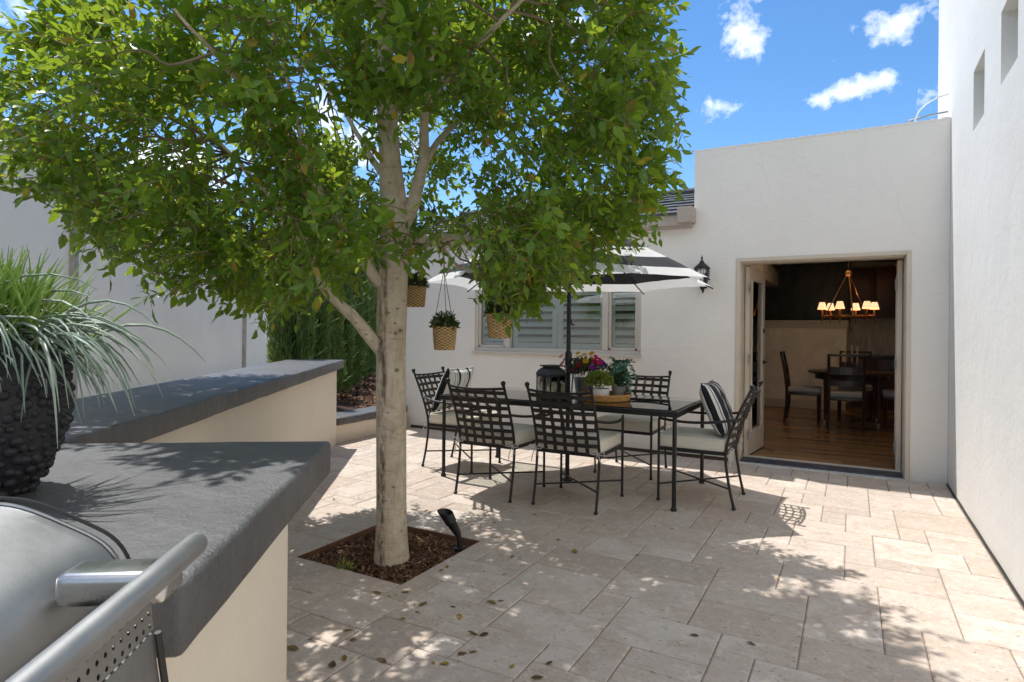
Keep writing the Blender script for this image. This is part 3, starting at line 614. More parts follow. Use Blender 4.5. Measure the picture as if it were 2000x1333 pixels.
mb = MB(); mb.box(-1.48, 1.52, -.016, -.001, .02, .16); mb.build('skirting', M['winframe'], hw, bevel=.004)
kit = thing('kitchen_cabinet', 'dark cherry kitchen cabinets on the far wall beyond the dining table', 'cabinet', (.6, 12.9, 0))
cabm = simple('cherry_wood', (.075, .022, .014), .35, var=.3, vs_=9)
mb = MB(); mb.box(-.62, .55, -.35, -.003, 1.60, 2.5); mb.box(-.62, .55, -.6, -.003, .03, .9); mb.build('carcass', cabm, kit, smooth=0)
for k in range(3):
    mb = MB(); x = -.61 + k * .385; mb.box(x, x + .375, -.372, -.351, 1.61, 2.49); mb.box(x + .06, x + .315, -.380, -.373, 1.68, 2.42); mb.build('door', cabm, kit, bevel=.005)
    mb = MB(); mb.box(x, x + .375, -.622, -.601, .06, .86); mb.build('door', cabm, kit, bevel=.005)
mb = MB(); mb.box(-.64, .555, -.64, -.003, .901, .94); mb.build('worktop', simple('dark_stone', (.04, .035, .035), .25), kit, bevel=.004)
bs = MB(); nx, nz = 60, 40
vsb = []
for j in range(nz + 1):
    for i in range(nx + 1):
        x = -.62 + 1.17 * i / nx; z = .941 + .655 * j / nz; vsb.append((x, -.012 + .010 * math.sin(x * 46 + (math.floor(z / .22) % 2) * 1.6) * abs(math.sin(z * math.pi / .22)), z))
bs.add(vsb, [(j * (nx + 1) + i, j * (nx + 1) + i + 1, (j + 1) * (nx + 1) + i + 1, (j + 1) * (nx + 1) + i) for j in range(nz) for i in range(nx)])
bs.build('backsplash', simple('glazed_wave_tile', (.64, .59, .53), .25, var=.1), kit)
dwin = thing('dark_window', 'dark window with tree reflections painted in, above the half wall', 'painting', (-.95, 12.88, 1.5))
def dark_reflection():
    t = NT('painted_reflection'); v = t.tc.outputs['Object']; n = t.noise(t.scalev(v, 3, 3, 1.6), 1, 6, .6, .8); n2 = t.noise(v, 9, 5, .65)
    c = t.ramp(n, [(.35, (.008, .010, .008)), (.52, (.028, .034, .022)), (.68, (.075, .062, .045))]); c = t.mix(t.math('MULTIPLY', t.math('SUBTRACT', n2, .52, clamp=True), 3, clamp=True), c, (.05, .055, .03))  # trees mirrored in dark window glass, painted into the colour
    t.set('Base Color', c); t.set('Roughness', .35); return t.mat
mb = MB(); mb.box(-2.1, .88, -.03, 0, .08, 1.1); mb.build('dark_pane', dark_reflection(), dwin, smooth=0)
mb = MB()
for x0, x1, z0, z1 in ((-2.14, .92, .04, .08), (-2.14, .92, 1.1, 1.14), (-2.14, -2.1, .08, 1.1), (.88, .92, .08, 1.1)): mb.box(x0, x1, -.045, 0, z0, z1)
mb.build('frame', M['black'], dwin, smooth=0)

wood = simple('espresso_wood', (.045, .022, .015), .3, var=.25, vs_=14, bstr=.05); seatm = cloth('grey_seat', (.52, .50, .47))
def dining_chair():
    t = thing('dining_chair', '', 'chair', group='dining chairs around the indoor table')
    for s in (-1, 1):
        mb = MB(); mb.tube([(s * .205, -.235, 0), (s * .205, -.205, .25), (s * .205, -.20, .46), (s * .205, -.235, .75), (s * .205, -.29, 1.02)], [.016, .02, .022, .019, .016], 8); mb.build('rear_leg', wood, t)
        mb = MB(); mb.tube([(s * .215, .21, 0), (s * .215, .21, .42)], [.015, .022], 8); mb.build('front_leg', wood, t)
    mb = MB(); mb.box(-.225, .225, -.21, .23, .40, .445); mb.build('seat_rail', wood, t, bevel=.006)
    mb = MB(); mb.box(-.225, .225, -.19, .24, .446, .51); mb.build('seat_pad', seatm, t, bevel=.025, seg=3)
    mb = MB(); mb.bar((-.21, -.288, 1.005), (.21, -.288, 1.005), .022, .03); mb.build('top_rail', wood, t, bevel=.006)
    for z, h, y in ((.80, .10, -.25), (.635, .075, -.222)):
        mb = MB(); 
        for k in range(6):
            a = -.2 + .4 * k / 6; b = -.2 + .4 * (k + 1) / 6; yy = lambda q: y - .02 * math.cos(q / .2 * math.pi / 2)
            mb.bar((a, yy(a), z), (b, yy(b), z), .014, h)
        mb.build('slat', wood, t, smooth=60)
    return t
dc = dining_chair()
for i, (x, y, a, lab) in enumerate(((-.06, 9.40, 0, 'espresso dining chair seen from behind in the middle of the doorway'), (-.62, 9.95, -90, 'espresso dining chair at the side of the indoor table nearest the glazed door'),
                                    (.05, 10.75, 180, 'espresso dining chair on the far side of the indoor table'), (.62, 9.95, 90, 'espresso dining chair half hidden by the door jamb beside the indoor table'))):
    o = dc if i == 0 else copy_tree(dc); o.location = (x, y, .02); o.rotation_euler = (0, 0, R(a)); o['label'] = lab
t = thing('dining_table', 'dark round dining table with slim legs inside the doorway', 'table', (.0, 10.05, .02))
mb = MB(); mb.lathe([(1e-4, .72), (.55, .72), (.57, .732), (.57, .745), (.55, .755), (1e-4, .755)], 40); mb.build('tabletop', wood, t)
mb = MB(); mb.lathe([(.45, .64), (.47, .64), (.47, .719), (.45, .719)], 32); mb.build('apron', wood, t)
for a in (45, 135, 225, 315):
    x, y = .46 * math.cos(R(a)), .46 * math.sin(R(a)); mb = MB(); mb.tube([(x, y, .06), (x, y, .72)], [.014, .026], 10); lg = mb.build('leg', wood, t); mb = MB(); mb.tube([(x, y, 0), (x, y, .07)], [.012, .0145], 10); mb.build('ferrule', M['chrome'], lg)
for k, (x, y, h) in enumerate(((-.08, 9.98, .22), (.0, 10.06, .25), (.07, 9.98, .235))):
    t = thing('candlestick', ('shortest', 'tallest', 'middle-height')[k] + ' ivory taper candle in its holder on the indoor table', 'candle', (x, y, .775), group='candles on the indoor table')
    mb = MB(); mb.lathe([(1e-4, 0), (.035, 0), (.03, .01), (.008, .02), (.008, .10), (.016, .12), (.014, .13), (1e-4, .13)], 12); mb.build('holder', M['chrome'], t)
    mb = MB(); mb.tube([(0, 0, .13), (0, 0, .13 + h)], [.011, .009], 10); mb.build('taper', M['candle'], t); mb = MB(); mb.tube([(0, 0, .13 + h), (.002, 0, .145 + h)], .0015, 5); mb.build('wick', M['black'], t)
ch = thing('chandelier', 'brass ring chandelier with six lit cream shades over the indoor table', 'chandelier', (-.052, 9.95, 2.62))
brass = simple('aged_brass', (.42, .22, .09), .3, .9, bstr=.03)
shade = emis('lit_shade', (1.0, .70, .38), .42)
zr = -1.06
mb = MB(); mb.tube([(.315 * math.cos(2 * math.pi * k / 40), .315 * math.sin(2 * math.pi * k / 40), zr) for k in range(40)], .012, 8, closed=True); mb.build('ring', brass, ch)
mb = MB(); mb.tube([(0, 0, 0), (0, 0, -.40)], .006, 6); mb.lathe([(1e-4, 0), (.05, 0), (.05, -.02), (1e-4, -.03)][::-1], 16); mb.build('stem', brass, ch)
mb = MB(); mb.ball((0, 0, -.45), .045, 14, 10); mb.build('hub', brass, ch)
for k in range(3):
    a = 2 * math.pi * (k + .35) / 3; mb = MB(); mb.tube([(.02 * math.cos(a), .02 * math.sin(a), -.47), (.315 * math.cos(a), .315 * math.sin(a), zr)], .007, 6); mb.build('arm', brass, ch)
for k in range(6):
    a = 2 * math.pi * (k + .22) / 6; x, y = .335 * math.cos(a), .335 * math.sin(a)
    mb = MB(); mb.tube([(x, y, zr - .11), (x, y, zr - .02), (x, y, zr + .02), (x, y, zr + .10)], [.006, .012, .018, .010], 8); c = mb.build('candle_arm', brass, ch)
    mb = MB(); mb.lathe([(.062, .10), (.036, .20), (.035, .20), (.061, .10)], 20, (x, y, zr)); mb.build('lamp_shade', shade, c)
    mb = MB(); mb.ball((x, y, zr + .14), .016, 8, 6); mb.build('bulb', emis('bulb', (1, .80, .55), 800) if k == 0 else bpy.data.materials['bulb'], c)

# taller wing on the right with small square window recesses
wing = thing('house_wing', 'tall plain white stucco wing with small square window recesses', 'building', (XR + .2, 2, 0))
mb = MB(); NI = [(4.98, 5.40, 2.752, 3.178), (4.055, 4.475, 2.752, 3.178), (3.13, 3.55, 2.752, 3.178)]
wall(mb, [-3.2, 7.51], [-.15, 6.4], NI, XR, XR + .34, lambda u, v, w: (w, u, v))
mb.build('wall', M['wing'], wing, smooth=0, loc=(-XR - .2, -2, 0))
for (a, b, c, d) in NI:
    mb = MB(); mb.box(XR + .235, XR + .245, a + .001, b - .001, c + .001, d - .001); w_ = mb.build('pane', M['glass'], wing, smooth=0, loc=(-XR - .2, -2, 0))
    mb = MB()
    for y0, y1, z0, z1 in ((a + .001, a + .03, c + .001, d - .001), (b - .03, b - .001, c + .001, d - .001), (a + .03, b - .03, c + .001, c + .03), (a + .03, b - .03, d - .03, d - .001)): mb.box(XR + .215, XR + .26, y0, y1, z0, z1)
    mb.build('window_frame', M['winframe'], wing, smooth=0, loc=(-XR - .2, -2, 0))
mb = MB(); mb.box(XR + .33, XR + .34, 3, 5.6, 2.6, 3.4) if False else mb.box(XR + .345, XR + .355, 3.0, 5.5, 2.7, 3.25); mb.build('blind', M['winframe'], wing, smooth=0, loc=(-XR - .2, -2, 0))
mb = MB(); mb.tube([(XR - .004, y, .006 + .002 * math.sin(y * 9)) for y in np.linspace(-3, YB - .02, 60)], .008, 5); mb.build('joint_gap', M['black'], wing, loc=(-XR - .2, -2, 0))
pipew = simple('white_conduit', (.70, .70, .68), .5); pipeg = simple('grey_cable', (.16, .19, .22), .6)
t = thing('conduit', 'thin white conduit arching from the wing wall to the parapet', 'pipe', (.49, 6.72, 3.2)); mb = MB()
mb.tube([(.01, 0, -.01), (.0, 0, .08), (.03, 0, .16), (.09, .01, .22), (.17, .02, .265), (.252, .02, .285)], .008, 8); mb.build('pipe', pipew, t); 
t = thing('cable', 'dark cable rising along the parapet top to the wing wall', 'cable', (.264, 6.74, 3.2)); mb = MB()
mb.tube([(-.03, 0, .012), (.10, 0, .05), (.22, 0, .09), (.34, 0, .115), (.475, 0, .125)], .007, 8); mb.build('run', pipeg, t); mb = MB(); mb.tube([(.18, .03, .10), (.30, .03, .115), (.475, .02, .13)], .006, 8); mb.build('second_run', pipew, t)

# wall lantern beside the door
t = thing('wall_lantern', 'black iron coach lantern fixed to the wall beside the door', 'lantern', (-1.345, 6.40, 1.735)); t.scale = (.9, 1, .93)
mb = MB(); mb.lathe([(1e-4, .0), (.012, .012), (.03, .05), (.055, .075), (.062, .085), (1e-4, .086)], 12); mb.build('base', M['iron'], t)
mb = MB(); mb.lathe([(.088, .235), (.092, .243), (.075, .262), (.05, .285), (.03, .30), (.024, .315), (.012, .33), (.008, .345), (.014, .355), (.006, .37), (1e-4, .395)], 14); mb.build('hood', M['iron'], t)
for k in range(8):
    a = 2 * math.pi * k / 8; c, s = math.cos(a), math.sin(a); mb = MB(); mb.tube([(.058 * c, .058 * s, .084), (.078 * c, .078 * s, .14), (.084 * c, .084 * s, .20), (.083 * c, .083 * s, .238)], .0035, 5); mb.build('rib', M['iron'], t)
mb = MB(); mb.lathe([(.054, .086), (.073, .14), (.079, .20), (.078, .236)], 12); mb.f = mb.f[:-2]; mb.m = mb.m[:-2]; mb.build('shade', M['glass'], t)
mb = MB(); mb.tube([(0, 0, .085), (0, 0, .15)], .012, 8); mb.ball((0, 0, .17), .022, 8, 6); mb.build('bulb', M['whitepot'], t)
mb = MB(); mb.tube([(0, .015, .02), (0, .06, -.02), (0, .10, .02), (0, .115, .10)], .009, 8); mb.box(-.035, .035, .105, .119, .03, .20); mb.build('bracket', M['iron'], t)

# ------------------------------------------------------------------ garden walls and counter (their own heading)
def slab(x0, x1, y0, y1, z0, z1, amp=.004, seg=.06, bev=.018):
    """rounded, slightly hand-trowelled block"""
    bm = bmesh.new(); bmesh.ops.create_cube(bm, size=1)
    for v in bm.verts: v.co = Vector((x0 if v.co.x < 0 else x1, y0 if v.co.y < 0 else y1, z0 if v.co.z < 0 else z1))
    bmesh.ops.bevel(bm, geom=bm.edges[:], offset=bev, segments=3, profile=.5, affect='EDGES')
    for ax, lo, hi in ((0, x0, x1), (1, y0, y1)):
        k = int((hi - lo) / seg)
        for i in range(1, k):
            c = lo + (hi - lo) * i / k; co = [0, 0, 0]; co[ax] = c; no = [0, 0, 0]; no[ax] = 1
            bmesh.ops.bisect_plane(bm, geom=bm.verts[:] + bm.edges[:] + bm.faces[:], plane_co=co, plane_no=no)
    for v in bm.verts:
        n = mnoise.noise_vector((v.co.x * 5 + x0, v.co.y * 5, v.co.z * 9)); v.co += n * amp; n = mnoise.noise_vector((v.co.x * 19, v.co.y * 19 + y0, v.co.z * 19)); v.co += n * amp * .35
    return bm
def slab_obj(name, mat, parent, *a, **k):
    bm = slab(*a, **k); me = bpy.data.meshes.new(name); bm.to_mesh(me); bm.free(); me.materials.append(mat); me.polygons.foreach_set('use_smooth', [True] * len(me.polygons)); me.set_sharp_from_angle(angle=R(50)); return link(name, me, parent)
def at_ln(l, n, z=0): return LN(l, n, z)
# local axes of these things: x = N (towards the patio), y = L (away from the camera)
ctr = thing('kitchen_counter', 'cream stucco outdoor kitchen counter with thick charcoal top in front', 'counter', LN(1.0, -.45), THL)
slab_obj('top', M['cap'], ctr, -1.65, .098, -.12, .975, .845, .95, amp=.0025, bev=.013)
mb = MB(); wall(mb, [-1.6, 0], [-.15, .846], [], -.95, .86, lambda u, v, w: (u, w, v)); mb.build('body', M['cream'], ctr, smooth=0, weld=True, bevel=.012)
gw = thing('garden_wall', 'long low cream garden wall with charcoal coping running towards the hedge', 'wall', LN(7.1, -1.21), THL)
slab_obj('coping', M['cap'], gw, -.54, .072, -5.09, .035, .862, .957, amp=.003, bev=.010)
mb = MB(); wall(mb, [-5.08, -.0], [-.2, .863], [], -.46, 0, lambda u, v, w: (w, u, v)); mb.build('body', M['cream'], gw, smooth=0, weld=True, bevel=.012)
plw = thing('planter_wall', 'knee-high cream planter kerb with charcoal coping between garden wall and house', 'wall', (-5.17, 5.12, 0), R(3.0))
slab_obj('coping', M['cap'], plw, -.27, .10, -.02, 1.32, .205, .30, bev=.025)
mb = MB(); mb.box(-.22, .045, -.05, 1.38, -.1, .206); mb.build('body', M['cream'], plw, smooth=0, bevel=.012)

# mulch bed behind the planter kerb, between hedge and house
bedt = thing('mulch_bed', 'sunlit brown bark mulch in the raised bed beside the hedge', 'mulch', (-6, 6.6, 0), kind='stuff')
A = [(-5.22, 5.0), (-5.22, 6.5), (-5.52, 6.53), (-5.52, 13), LN(22, -.2).to_2d()[:], LN(22, -3.9).to_2d()[:], LN(1.9, -3.9).to_2d()[:], LN(1.9, -1.76).to_2d()[:], LN(7.08, -1.76).to_2d()[:]]
mb = MB(); mb.add([(x + 6, y - 6.6, .235) for x, y in A], [tuple(range(len(A)))]); mb.build('soil', M['soil'], bedt, smooth=0)
def bed_sampler(n, r):
    l = 5.0 + 15 * r.uniform(0, 1, n) ** 1.8; nn = r.uniform(-1.9, .6, n)
    x = -math.sin(THL) * l + math.cos(THL) * nn; y = math.cos(THL) * l + math.sin(THL) * nn
    k = ((x < -5.25) & (y < 6.5) & (nn > -1.2) | (x < -5.54) & (y >= 6.5)) & ((l > 7.15) | (nn > -1.1)); x, y = x[k], y[k]
    return np.stack([x + 6, y - 6.6, .238 + r.uniform(0, .03, len(x))], 1)
V, F = chips(26000, bed_sampler, (.03, .085), 8); tag(link('chips', tri_mesh('bed_chips', V, F, M['mulch']), bedt), kind='stuff')

# neighbour's wall
sp = thing('bounce_strip', 'added pale strip, out of view, bouncing sunlight onto the neighbour wall', 'reflector', LN(8, -3.2, .24), THL, kind='structure')
mb = MB(); mb.box(-.78, .80, -6, 14, -.3, .006); mb.build('slab', simple('bounce_pale', (.60, .56, .50), .9, var=.12, vs_=3), sp, smooth=0)  # unseen pale ground, added to bounce sunlight onto the neighbour wall
nb = thing('neighbour_wall', 'tall pale grey rendered wall of the house next door', 'wall', LN(8, -4.0), THL)
mb = MB(); mb.box(-.3, 0, -8, 14, -.3, 2.98); mb.build('wall', M['neigh'], nb, smooth=0)
for l in (7.06, 12.72, 18.2, 1.6):
    mb = MB(); mb.box(.001, .05, l - 8 - .045, l - 8 + .045, -.3, 2.97); mb.build('pilaster', simple('rough_trim', (.42, .38, .32), .95, var=.2, vs_=12, bs=30, bstr=.8, bd=.01) if l == 7.06 else bpy.data.materials['rough_trim'], nb, smooth=0)
mb = MB(); mb.box(-.4, .10, -8, 14, 2.985, 3.03); mb.build('coping', M['fascia'], nb, smooth=0)
mb = MB()
for k in range(60):
    mb.tube([(-.9, -7.9 + k * .36, 3.2), (.10, -7.9 + k * .36, 3.07)], .09, 8)
mb.build('roof_edge', simple('clay_tile', (.30, .20, .15), .8, var=.3), nb)

# cypress hedge: a row of narrow columns
def cypress(seed, h=3.0, r0=.225):
    r = np.random.default_rng(seed); n = 12000
    z = h * r.uniform(0, 1, n) ** .9; a = r.uniform(0, 2 * np.pi, n); env = r0 * np.clip(1.05 - (z / h) ** 3.2, .05, 1) * (.75 + .25 * np.minimum(1, z / .3))
    lump = 1 + .24 * np.sin(a * 4 + seed + z * .5) + .14 * np.sin(a * 9 + z * 3) + .08 * np.sin(z * 7 + a * 2)
    rr = env * lump * (1 - .38 * r.uniform(0, 1, n) ** 2.2)
    P = np.stack([rr * np.cos(a), rr * np.sin(a), z], 1)
    out = np.stack([np.cos(a), np.sin(a), np.zeros(n)], 1)
    d = np.array([0, 0, 1.0]) + out * r.uniform(.05, .55, n)[:, None] + r.normal(0, .16, (n, 3)); stray = r.uniform(0, 1, n) < .015; d[stray] += out[stray] * 1.6
    d /= np.linalg.norm(d, axis=1)[:, None]; s = np.cross(d, out + r.normal(0, .7, (n, 3))); s /= np.linalg.norm(s, axis=1)[:, None]
    L = r.uniform(.05, .11, n); L[stray] *= 2.2; Wd = r.uniform(.006, .012, n); nn = np.cross(d, s)
    V = np.zeros((n, 8, 3))
    for k, (al, ac, an) in enumerate(((0, -.35, 0), (0, .35, 0), (.45, -.9, .3), (.45, .9, -.3), (.75, -.5, -.2), (.75, .6, .3), (1, 0, 0), (.55, 0, .8))):
        V[:, k] = P + d * (L * al)[:, None] + s * (Wd * ac)[:, None] + nn * (Wd * an)[:, None]
    T = np.array([(0, 1, 7), (0, 7, 2), (1, 3, 7), (2, 7, 4), (3, 5, 7), (4, 7, 6), (7, 5, 6)])
    return V.reshape(-1, 3), (np.arange(n)[:, None, None] * 8 + T[None]).reshape(-1, 3)
cm = [tri_mesh('crown', *cypress(s), M['cyp']) for s in (1, 2, 3)]
core = []
for s in range(3):
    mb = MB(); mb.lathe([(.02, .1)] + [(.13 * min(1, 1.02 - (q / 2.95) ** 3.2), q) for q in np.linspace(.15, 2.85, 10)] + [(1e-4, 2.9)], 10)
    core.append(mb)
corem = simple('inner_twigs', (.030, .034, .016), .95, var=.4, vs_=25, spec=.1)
cl_ = (7.75, 8.75, 9.75, 10.85, 12.0, 13.2, 14.5, 16.0, 17.6, 19.4)
ordn = ('first', 'second', 'third', 'fourth', 'fifth', 'sixth', 'seventh', 'eighth', 'ninth', 'tenth')
crd = random.Random(3); cproto = []
for i, l in enumerate(cl_):
    t = thing('cypress_tree', ('narrow green cypress with brown patches, nearest the garden wall end' if i == 0 else ordn[i] + ' narrow cypress of the hedge row counted from the garden wall'), 'tree', LN(l, -1.86 + crd.uniform(-.05, .05), .22), crd.uniform(0, 6.28), group='cypresses in the hedge row')
    t.scale = (1.0 + crd.uniform(-.06, .1),) * 2 + (crd.uniform(.93, 1.12),)
    c = tag(link('crown', cm[i % 3], t), kind='stuff')
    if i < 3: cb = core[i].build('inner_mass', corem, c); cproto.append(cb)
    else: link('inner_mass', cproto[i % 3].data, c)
    if i == 0: mb = MB(); mb.tube([(0, 0, -.05), (0.01, 0, 1.2), (0, .01, 2.6)], [.05, .035, .01], 8); tr = mb.build('trunk', M['bark'], t); trm = tr.data
    else: link('trunk', trm, t)

# ------------------------------------------------------------------ leaves (shared generator)
LT = np.array([(0, 0, 0), (.32, -.5, .07), (.70, -.36, .05), (1, 0, -.06), (.70, .36, .05), (.32, .5, .07), (.32, 0, 0), (.70, 0, .01)])
LF = np.array([(0, 1, 6), (1, 2, 7), (1, 7, 6), (2, 3, 7), (0, 6, 5), (6, 7, 4), (6, 4, 5), (7, 3, 4)])
def norm(a): return a / np.maximum(1e-9, np.linalg.norm(a, axis=-1))[..., None]
def leaf_arrays(P, D, Nn, L, Wd):
    """leaf frames -> one triangle soup"""
    D = norm(D); A = norm(np.cross(Nn, D)); Nn = np.cross(D, A); n = len(P); V = np.zeros((n, 8, 3))
    for k in range(8): V[:, k] = P + D * (L * LT[k, 0])[:, None] + A * (Wd * LT[k, 1])[:, None] + Nn * (L * LT[k, 2])[:, None]
    return V.reshape(-1, 3), (np.arange(n)[:, None, None] * 8 + LF[None]).reshape(-1, 3)
def bush(n, c, rad, size, r, ratio=.55, up=.5, shell=.5):
    """leaves spread through an ellipsoid and pointing outwards"""
    d = norm(r.normal(0, 1, (n, 3))); d[:, 2] = np.abs(d[:, 2]) * .9 - .1; d = norm(d); rr = shell + (1 - shell) * r.uniform(0, 1, n) ** .5
    P = np.array(c) + d * rr[:, None] * np.array(rad); D = norm(d + r.normal(0, .5, (n, 3)) + np.array([0, 0, up * .4])); Nn = norm(r.normal(0, .6, (n, 3)) + np.array([0, 0, up]))
    L = r.uniform(size * .7, size * 1.3, n); return leaf_arrays(P, D, Nn, L, L * ratio)

# ------------------------------------------------------------------ the tree
tree = thing('ficus_tree', 'leafy ficus tree with pale smooth trunk growing from the square pit', 'tree', (-2.29, 2.73, -.03))
TL = -Vector(tree.location)
def smooth_path(pts, k=5):
    pts = [Vector(p) for p in pts]; out = []
    for i in range(len(pts) - 1):
        p0, p1, p2, p3 = pts[max(i - 1, 0)], pts[i], pts[i + 1], pts[min(i + 2, len(pts) - 1)]
        for j in range(k):
            t = j / k; out.append(.5 * ((2 * p1) + (p2 - p0) * t + (2 * p0 - 5 * p1 + 4 * p2 - p3) * t * t + (3 * p1 - p0 - 3 * p2 + p3) * t ** 3))
    return out + [pts[-1]]
def limb(mb, pts, r0, r1, n=10, wob=.0, k=5):
    p = [q + mnoise.noise_vector((q.x * 5, q.y * 5, q.z * 5)) * .016 * min(1, i / 6) for i, q in enumerate(smooth_path(pts, k))]; m = len(p); rs = [r0 + (r1 - r0) * (i / (m - 1)) ** .9 for i in range(m)]
    mb.tube(p, [q * (1 + wob * mnoise.noise((i * .7, r0 * 90, 0))) for i, q in enumerate(rs)], n); return p
trunk_pts = [(-2.285, 2.73, -.06), (-2.288, 2.73, .03), (-2.293, 2.73, .3), (-2.297, 2.727, .7), (-2.303, 2.724, 1.17), (-2.298, 2.726, 1.55), (-2.292, 2.73, 1.90), (-2.315, 2.72, 2.22), (-2.338, 2.705, 2.60), (-2.35, 2.70, 3.19), (-2.36, 2.72, 3.9)]
p = smooth_path(trunk_pts, 6); prof = [(0, .101), (.03, .097), (.12, .089), (.3, .0855), (1.15, .084), (1.55, .085), (1.9, .086), (2.25, .062), (2.6, .052), (3.2, .038), (4.0, .014)]
mb = MB(); mb.tube(p, [float(np.interp(q.z, [a for a, _ in prof], [b for _, b in prof])) * (1 + .035 * mnoise.noise((q.z * 4, 0, 3))) for q in p], 20)
# pruning scars: raised collars with a hollow
srd = random.Random(12)
mb.build('trunk', M['bark'], tree, loc=TL)
for k, (px, py) in enumerate(((773, 652), (787, 646), (776, 724), (758, 806), (780, 913))):
    q = at(px, py, 3.42); c = Vector((-2.297, 2.727, q.z)); d = (q - c); d.z = 0; d.normalize(); a = c + d * .083; b = a + d * .006
    mb = MB(); x = d.cross(Vector((0, 0, 1))); rr = srd.uniform(.006, .012)
    mb.tube([a + (x * math.cos(u) + Vector((0, 0, 1)) * math.sin(u) * .8) * rr for u in np.linspace(0, 2 * math.pi, 10, endpoint=False)], rr * .35, 5, closed=True); mb.ball(tuple(a), rr * .35, 6, 4)
    mb.build('branch_scar', simple('scar', (.26, .19, .125), .9) if k == 0 else bpy.data.materials['scar'], tree, loc=TL)
limbs = []
def add_limb(pts, r0, r1, n=10):
    mb = MB(); q = limb(mb, pts, r0, min(r1, .0045), n, .06); mb.build('limb', M['bark'], tree, loc=TL); limbs.append(q)
T = lambda z: Vector((-2.30, 2.725, z))
add_limb([T(1.13), at(738, 676, 3.46), at(690, 622, 3.40), at(640, 570, 3.36), at(600, 518, 3.32), at(560, 430, 3.2), at(480, 330, 3.0), at(420, 270, 2.9)], .046, .012)
add_limb([at(602, 522, 3.32), at(575, 470, 3.5), at(520, 390, 3.8), at(450, 300, 4.1)], .026, .008)
add_limb([T(1.50), at(736, 545, 3.46), at(712, 500, 3.42), at(668, 445, 3.38), at(640, 400, 3.36), at(600, 300, 3.3), at(560, 150, 3.2), at(520, 0, 3.1)], .042, .012)
add_limb([at(712, 500, 3.42), at(685, 488, 3.4), at(630, 480, 3.3), at(560, 430, 3.1), at(480, 380, 3.0)], .026, .008)
add_limb([T(1.74), at(792, 488, 3.5), at(812, 472, 3.52), at(850, 463, 3.62), at(900, 468, 3.72), at(945, 462, 3.72), at(1000, 430, 3.6), at(1080, 350, 3.5), at(1180, 260, 3.5)], .036, .010)
add_limb([at(850, 463, 3.62), at(868, 490, 3.75), at(900, 520, 3.95), at(960, 520, 4.2), at(1050, 480, 4.4)], .016, .006)
add_limb([T(1.86), at(800, 420, 3.48), at(822, 330, 3.44), at(835, 200, 3.4), at(850, 60, 3.35), at(900, -120, 3.3)], .052, .014)
add_limb([at(820, 335, 3.44), at(870, 260, 3.6), at(960, 190, 3.8), at(1080, 130, 4.0)], .024, .008)
add_limb([T(2.30), at(740, 200, 3.46), at(700, 60, 3.4), at(680, -80, 3.3), at(640, -260, 3.2)], .034, .01)
add_limb([T(2.55), at(810, 120, 3.7), at(840, 0, 4.0), at(900, -160, 4.3)], .030, .01)
add_limb([T(2.1), at(720, 300, 3.75), at(660, 200, 4.1), at(560, 100, 4.4)], .026, .008)
add_limb([at(835, 200, 3.4), at(900, 120, 3.0), at(1000, 20, 2.7), at(1100, -80, 2.5)], .022, .008)
add_limb([at(640, 400, 3.36), at(540, 260, 2.9), at(440, 130, 2.5), at(340, 20, 2.2)], .020, .007)
add_limb([T(2.9), at(700, -60, 3.1), at(600, -200, 2.7), at(500, -320, 2.5)], .022, .008)
LP = np.array([tuple(q) for l in limbs for q in l])

# crown: clusters of leafy sprigs through the volume; the underside dips and lifts
CC = np.array((-2.42, 2.72)); 
BX = [-400, 0, 60, 130, 200, 260, 330, 420, 500, 560, 620, 700, 760, 800, 850, 905, 955, 1010, 1060, 1110, 1170, 1230, 1290, 1345, 1375]
BY = [340, 340, 362, 448, 505, 540, 560, 578, 588, 600, 570, 545, 500, 500, 500, 510, 590, 615, 590, 555, 520, 480, 425, 340, 120]
def ok_view(P, margin=26):
    x, y, z = projn(P); inv = z > .2
    lo = np.interp(x, BX, BY); m = margin * 3.4 / np.maximum(z, .5)
    return inv & (y < lo - m) & (x < 1352 - m * .55) & (x > -260)
def sample_clusters(n, r):
    out = []
    while len(out) < n:
        q = r.uniform(-1, 1, 3); z = 2.70 + q[2] * 1.36; h = (z - 2.70) / 1.36
        rad = 1.98 * math.sqrt(max(0, 1 - max(0, abs(h) - .18) ** 2 * 1.1)) * (1 + .08 * mnoise.noise((q[0] * 3, q[1] * 3, q[2] * 3)))
        d = math.hypot(q[0], q[1])
        if d > 1: continue
        if d < .60 and abs(h) < .75 and r.uniform() < .72: continue
        ra, rf = q[0] * rad, q[1] * rad * (.60 if q[1] < 0 else .78)          # wider across the courtyard than towards the house
        P = np.array((CC[0] + .874 * ra - .486 * rf, CC[1] + .485 * ra + .874 * rf, z))
        if np.linalg.norm(P - np.array(CAM)) < 1.35: continue
        x, y, dz = projn(P[None]); x, y, dz = x[0], y[0], dz[0]
        if not ok_view(P[None])[0] or x < np.interp(y, [-400, 0, 60, 130, 260, 340, 420], [420, 290, 160, 95, 85, 110, 170]): continue
        if 690 < x < 800 and 120 < y < 460 and dz < 3.5 and r.uniform() < .2: continue
        if 660 < x < 740 and 200 < y < 420 and r.uniform() < .45: continue
        if any(np.sum((P - o) ** 2) < .17 ** 2 for o in out): continue
        out.append(P)
    return out
r = np.random.default_rng(5)
cl = sample_clusters(256, r)
